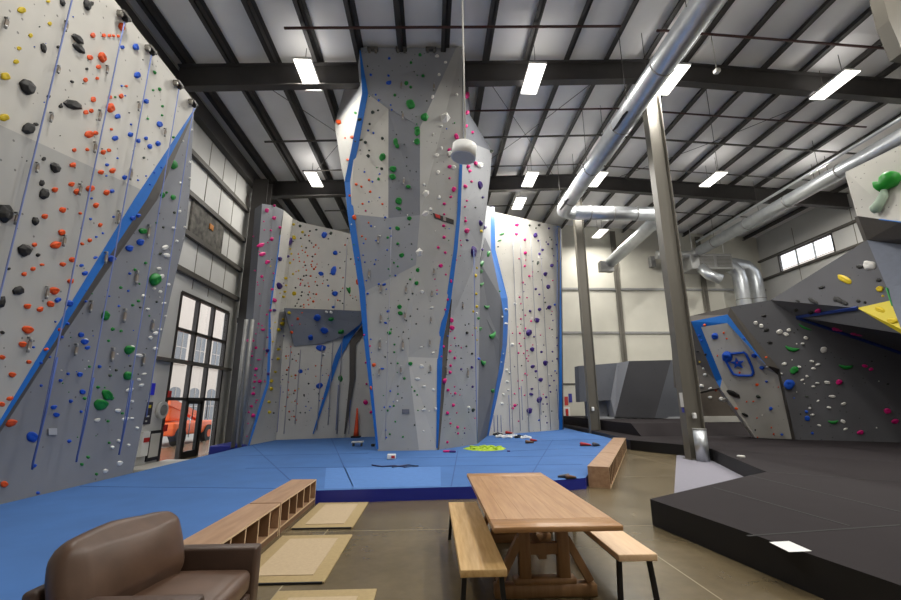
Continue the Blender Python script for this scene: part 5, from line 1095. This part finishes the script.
# lime green pile
b = MB(); p = atZ(485, 449, MZ); lime = mat('lime_mat', (158, 186, 48), .9, nz=.25, scale=14)
ring = [p+Vector((math.cos(a)*.72*(1+.08*math.sin(5*a)), math.sin(a)*.62*(1+.08*math.cos(4*a)), .002)) for a in [2*math.pi*i/28 for i in range(28)]]
ring2 = [p+(q_-p)*.82+Vector((0, 0, .05)) for q_ in ring]
b.add(ring+ring2, [(i, (i+1) % 28, 28+(i+1) % 28, 28+i) for i in range(28)]+[tuple(range(28, 56)), tuple(range(28))[::-1]], lime, False)
for i in range(24): a = random.uniform(0, 6.28); rr = random.uniform(.1, .6); b.rbox(tuple(p+Vector((rr*math.cos(a), rr*math.sin(a), .06))), (.16, .1, .05), lime, .02, 2, Euler((0, 0, a)))
tag(b.build('rope_pile'), 'flat lime green pile on blue mats right of the tower base', 'rug')
def shoe(u, v, m, lab, a=0, s_=1, grp='climbing shoes on the blue mats'):
    p = atZ(u, v, MZ+.005); e = empty('climbing_shoe', p, lab, 'shoe', grp)
    R = Euler((0, 0, a)).to_matrix()
    prof = [(-.13, .035, .075), (-.1, .04, .085), (-.04, .038, .07), (.03, .042, .055), (.09, .045, .042), (.13, .032, .03), (.15, .012, .018)]
    b = MB(); vs = []
    for x, w_, h_ in prof:
        for j in range(8):
            t = 2*math.pi*j/8; vs.append(p+R@Vector((x*s_, w_*math.cos(t)*s_, (h_*.5+h_*.5*math.sin(t)+.012)*s_)))
    fs = [(i*8+j, i*8+(j+1) % 8, (i+1)*8+(j+1) % 8, (i+1)*8+j) for i in range(6) for j in range(8)]+[tuple(range(8))[::-1], tuple(range(48, 56))]
    b.add(vs, fs, m, True).build('upper', e)
    MB().rbox(tuple(p+Vector((0, 0, .008*s_))), (.27*s_, .085*s_, .014*s_), rubber, .005, 2, Euler((0, 0, a))).build('sole', e)
redsh = mat('red_shoe', (180, 36, 40), .6); greysh = mat('grey_shoe', (90, 90, 96), .6); tansh = mat('brown_shoe', (110, 80, 62), .6)
shoe(533.5, 441.5, redsh, 'red climbing shoe below white wall, right of a pair', .6, 1.3); shoe(529.5, 443.2, tansh, 'brown climbing shoe below white wall, left of a pair', .3, 1.3)
shoe(585.5, 446, redsh, 'red climbing shoe near the right cubbies', .1, 1.5); shoe(596, 446, greysh, 'grey climbing shoe near the right cubbies, beside a red one', .7, 1.5)
shoe(564, 477.5, greysh, 'grey shoe near the mat edge by the right cubbies, left one', 2.8, .9); shoe(571, 478.5, tansh, 'brown shoe near the mat edge by the right cubbies, right one', .3, .9)
shoe(509, 434, redsh, 'small dark red shoe at foot of the white wall, left side', .2, 1.6)
for i, (u, v, m) in enumerate(((500.5, 436.5, white), (507, 437, white), (513, 436, white), (519.5, 437, blackm), (526, 437.5, white), (498, 434.5, blackm))):
    p = atZ(u, v, MZ+.04)
    lab = ['white harness piece on mats at foot of white wall, leftmost white one', 'white harness piece on mats at foot of white wall, second white one', 'white harness piece on mats at foot of white wall, third white one', 'black harness heap on mats at foot of white wall, between white ones', 'white harness piece on mats at foot of white wall, rightmost', 'small black harness piece at foot of blue stripe, leftmost of the gear'][i]
    b = MB(); pts = [p+Vector((.22*math.cos(a), .16*math.sin(a), .03*math.sin(3*a))) for a in [2*math.pi*t/10 for t in range(11)]]
    b.tube(pts, .035, m, 6); b.tube([p+Vector((-.2, 0, 0)), p+Vector((0, .05, .08)), p+Vector((.2, 0, 0))], .03, m, 6)
    tag(b.build('climbing_harness'), lab, 'harness', 'climbing gear below the white wall')
p = atZ(510, 447.5, MZ+.01)
tag(MB().rbox(tuple(atZ(508.5, 451, MZ+.02)-Vector((0, 0, .0))), (.1, .08, .04), MATS['purple_hold'], .01).build('small_bag'), 'tiny purple bag on blue mats right of the lime pile', 'bag')
p = atZ(447, 451.3, MZ+.03); tag(MB().rbox(tuple(p), (.26, .12, .06), MATS['pink_hold'], .025).build('loose_hold'), 'pink hold lying on blue mat at foot of tower right flank', 'climbing hold')
p = atZ(452.5, 451.5, MZ+.03); tag(MB().rbox(tuple(p), (.22, .12, .06), MATS['purple_hold'], .025).build('loose_hold'), 'dark purple hold lying on blue mat at foot of tower right flank', 'climbing hold')

# ------------------------------------------------------------------ cubby shelves
def cubby(x0, y0, length, ang, n, H_, D_, label, lower=0, cell_side=1):
    """bench-height shelf: local x = depth (open toward +x), local y = length"""
    e = empty('cubby_bench', (x0, y0, 0), label, 'shelf'); R = Euler((0, 0, ang)).to_matrix(); o_ = Vector((x0, y0, 0))
    def BX(b, a0, a1, c0, c1, z0, z1, m): b.box(tuple(o_+R@Vector(((a0+a1)/2, (c0+c1)/2, (z0+z1)/2))), (a1-a0, c1-c0, z1-z0), m, Euler((0, 0, ang)))
    t = .022
    b = MB(); BX(b, -D_, 0, 0, length, H_-t, H_, ply); BX(b, -.002, .003, 0, length, H_-t, H_, plyedge); b.build('top', e)
    b = MB(); BX(b, -D_, -D_+.012, t, length-t, lower, H_-t, plyin); b.build('back_panel', e)
    for y in (0, length-t): b = MB(); BX(b, -D_, 0, y, y+t, 0, H_-t, ply); BX(b, 0, .003, y, y+t, 0, H_-t, plyedge); b.build('side_panel', e)
    b = MB(); BX(b, -D_, 0, t, length-t, lower, lower+t, ply); BX(b, 0, .003, t, length-t, lower, lower+t, plyedge); b.build('shelf_board', e)
    if lower: b = MB(); BX(b, -D_+.02, -.01, t, length-t, 0, lower, plyin); b.build('plinth', e)
    for i in range(1, n):
        y = i*length/n
        b = MB(); BX(b, -D_+.012, -.004, y-t/2, y+t/2, lower+t, H_-t, plyin); BX(b, -.006, .0015, y-t/2, y+t/2, lower+t, H_-t, plyedge); b.build('divider', e)
cubby(-2.12, 6.72, 1.92, 0, 5, .42, .44, 'wooden cubby bench along the blue mat, farther of the left pair', .08)
cubby(-2.12, 4.76, 1.92, 0, 5, .42, .44, 'wooden cubby bench along the blue mat, nearer of left pair behind the armchair', .08)
a0 = math.atan2(-(7.55-3.80), 17.1-9.58)
dirv = Vector((math.sin(-a0), math.cos(-a0), 0)); Ls = 2.72
for i, lab in enumerate(('wooden cubby bench at the right edge of blue mats, nearest of three', 'wooden cubby bench at the right edge of blue mats, middle of three', 'wooden cubby bench at the right edge of blue mats, farthest of three')):
    s_ = Vector((3.80, 9.6, 0))+dirv*(i*(Ls+.03)); cubby(s_.x, s_.y, Ls, a0, 6, .43, .44, lab, .0)

# ------------------------------------------------------------------ table and benches
TX0, TX1, TY0, TY1 = .54, 1.66, 3.98, 6.84
e = empty('dining_table', ((TX0+TX1)/2, (TY0+TY1)/2, 0), 'long brown wooden farmhouse trestle table between two benches', 'table')
b = MB(); np_ = 7; w_ = (TX1-TX0)/np_
for i in range(np_): b.bx(TX0+i*w_+.001, TX0+(i+1)*w_-.001, TY0+.26, TY1-.26, .715, .76, tablewood)
b.bx(TX0+.01, TX1-.01, TY0+.3, TY1-.3, .70, .716, tablewood); b.build('tabletop', e)
for y0 in (TY0, TY1-.257): MB().rbox(((TX0+TX1)/2, y0+.1285, .7375), (TX1-TX0, .257, .045), tableend, .005, 1).build('breadboard_end', e)
b = MB(); b.bx(TX0+.12, TX1-.12, TY0+.14, TY0+.17, .62, .71, tableleg)
b = MB(); 
for x in (TX0+.14, TX1-.17): b.bx(x, x+.03, TY0+.3, TY1-.3, .64, .70, tableleg)
b.build('apron', e)
cxm = (TX0+TX1)/2
for yy in (TY0+.62, TY1-.62):
    MB().bx(cxm-.46, cxm+.46, yy-.06, yy+.06, .62, .70, tableleg).build('top_beam', e)
    MB().rbox((cxm, yy, .055), (.98, .13, .11), tableleg, .01, 1).rbox((cxm, yy, .135), (.6, .12, .06), tableleg, .01, 1).build('foot_beam', e)
    for s_ in (-1, 1):
        MB().rbox((cxm+s_*.19, yy, .39), (.11, .11, .47), tableleg, .008, 1).build('leg', e)
        MB().bar((cxm+s_*.44, yy, .12), (cxm+s_*.23, yy, .5), .08, .07, tableleg).build('brace', e)
    MB().bx(cxm-.14, cxm+.14, yy-.03, yy+.03, .36, .46, tableleg).build('cross_rail', e)
MB().bx(cxm-.04, cxm+.04, TY0+.65, TY1-.65, .3, .4, tableleg).build('stretcher', e)
def bench(x0, x1, y0, y1, m, label, th=.06):
    e = empty('bench', ((x0+x1)/2, (y0+y1)/2, 0), label, 'bench', None)
    MB().rbox(((x0+x1)/2, (y0+y1)/2, .45-th/2), (x1-x0, y1-y0, th), m, .008, 2).build('seat', e)
    for yy, s_ in ((y0+.1, -1), (y1-.1, 1)):
        for x in (x0+.04, x1-.04): MB().bar((x, yy, .45-th), (x+(.03 if x > (x0+x1)/2 else -.03), yy+s_*.03, 0), .04, .04, blackm).build('leg', e)
        MB().bar((x0+.02, yy, .45-th-.012), (x1-.02, yy, .45-th-.012), .04, .024, blackm).build('leg_bracket', e)
    b = MB()
    for x in (x0+.04, x1-.04): b.bar((x, y0+.12, .45-th-.012), (x, y1-.12, .45-th-.012), .03, .024, blackm)
    b.build('frame_rail', e)
bench(.25, .64, 3.96, 6.45, benchwood, 'golden wood bench with black metal legs on left side of table')
bench(1.70, 2.06, 4.24, 6.7, benchpale, 'pale wood bench with black metal legs on right side of table')

# ------------------------------------------------------------------ rugs by the cubbies
def rug(x0, x1, y0, y1, label, inset=.17):
    e = empty('floor_mat', ((x0+x1)/2, (y0+y1)/2, 0), label, 'mat', None)
    MB().rbox(((x0+x1)/2, (y0+y1)/2, .01), (x1-x0, y1-y0, .02), tan, .006, 2).build('border', e)
    MB().bx(x0+inset, x1-inset, y0+inset*1.1, y1-inset*1.1, .02, .026, tanl).build('centre_panel', e)
    MB().bar((x0+.02, y0-.008, .011), (x1-.02, y0-.008, .011), .02, .02, rubber).build('front_edge', e)
rug(-2.04, -1.14, 6.98, 8.62, 'tan floor mat with pale centre beside cubbies, farthest of three', .16)
rug(-2.04, -1.08, 5.0, 6.62, 'tan floor mat with pale centre beside cubbies, middle of three', .16)
rug(-1.48, -.52, 3.1, 4.8, 'tan floor mat at the bottom picture edge, nearest of three', .16)

# ------------------------------------------------------------------ armchair
CX, CY = -1.86, 3.56
e = empty('armchair', (CX, CY, 0), 'dark brown leather armchair facing right at the lower left', 'armchair')
e.rotation_euler = (0, 0, 0)
x0, x1, y0, y1 = -2.4, -1.42, 3.02, 4.1
MB().rbox(((x0+x1)/2, y1-.07, .37), (x1-x0, .13, .56), leatherd, .025, 3).build('arm', e)
MB().rbox(((x0+x1)/2+.1, y0+.07, .36), (x1-x0-.2, .13, .54), leatherd, .025, 3).build('arm', e)
MB().rbox(((x0+x1)/2, (y0+y1)/2, .22), (x1-x0-.03, y1-y0-.26, .2), leatherd, .02, 2).build('base', e)
MB().rbox((x0+.02, (y0+y1)/2, .39), (.1, y1-y0-.02, .62), leatherd, .03, 3, Euler((0, math.radians(-6), 0))).build('back_frame', e)
MB().rbox(((x0+x1)/2+.1, (y0+y1)/2, .415), (x1-x0-.24, y1-y0-.28, .17), leather, .05, 4, None, .025).build('seat_cushion', e)
MB().rbox((x0+.22, (y0+y1)/2-.04, .70), (.23, y1-y0-.16, .47), leather, .09, 5, Euler((math.radians(0), math.radians(-18), math.radians(-10))), .06).build('back_cushion', e)
for xx in (x0+.08, x1-.08):
    for yy in (y0+.08, y1-.08): MB().bx(xx-.03, xx+.03, yy-.03, yy+.03, 0, .12, blackm).build('foot', e)

# ------------------------------------------------------------------ daylight, camera, colour
w = bpy.data.worlds.new('overcast_sky'); sc.world = w; w.use_nodes = True
w.node_tree.nodes['Background'].inputs[0].default_value = (.93, .96, 1, 1); w.node_tree.nodes['Background'].inputs[1].default_value = 3.4
for (nm_, loc, sx, sy, rot) in (('window_daylight', (XL-.3, 18.65, 2.9), 4.0, 6.2, (0, math.radians(-90), 0)), ('window_daylight', (XR+.3, 26.6, 11.45), 1.2, 4.2, (0, math.radians(90), 0))):
    l = bpy.data.lights.new(nm_, 'AREA'); l.shape = 'RECTANGLE'; l.size = sx if 0 else (sy if nm_ and loc[0] < 0 else 1.2); l.size_y = (4.0 if loc[0] < 0 else 4.2)
    l.cycles.is_portal = True
    lo = bpy.data.objects.new(nm_, l); COL.objects.link(lo); lo.location = loc; lo.rotation_euler = rot
cam = bpy.data.cameras.new('camera'); co = bpy.data.objects.new('camera', cam); COL.objects.link(co)
cam.sensor_fit = 'HORIZONTAL'; cam.sensor_width = 36; cam.lens = 36*F/901
ex = ray(451.5, 300)-ray(450.5, 300); ey = ray(450.5, 299)-ray(450.5, 300); ez = -(ray(450.5, 300))
ex.normalize(); ey.normalize(); ez.normalize()
co.matrix_world = Matrix.Translation(O) @ Matrix((ex, ey, ez)).transposed().to_4x4()
cam.clip_start = .05; cam.clip_end = 500; sc.camera = co
sc.view_settings.view_transform = 'Standard'; sc.view_settings.look = 'None'; sc.view_settings.gamma = 1; sc.view_settings.use_curve_mapping = False
sc.view_settings.exposure = EXPO
sc.cycles.max_bounces = 6; sc.cycles.diffuse_bounces = 4; sc.cycles.use_denoising = True
for o in bpy.data.objects:
    if '_base' in o: del o['_base']
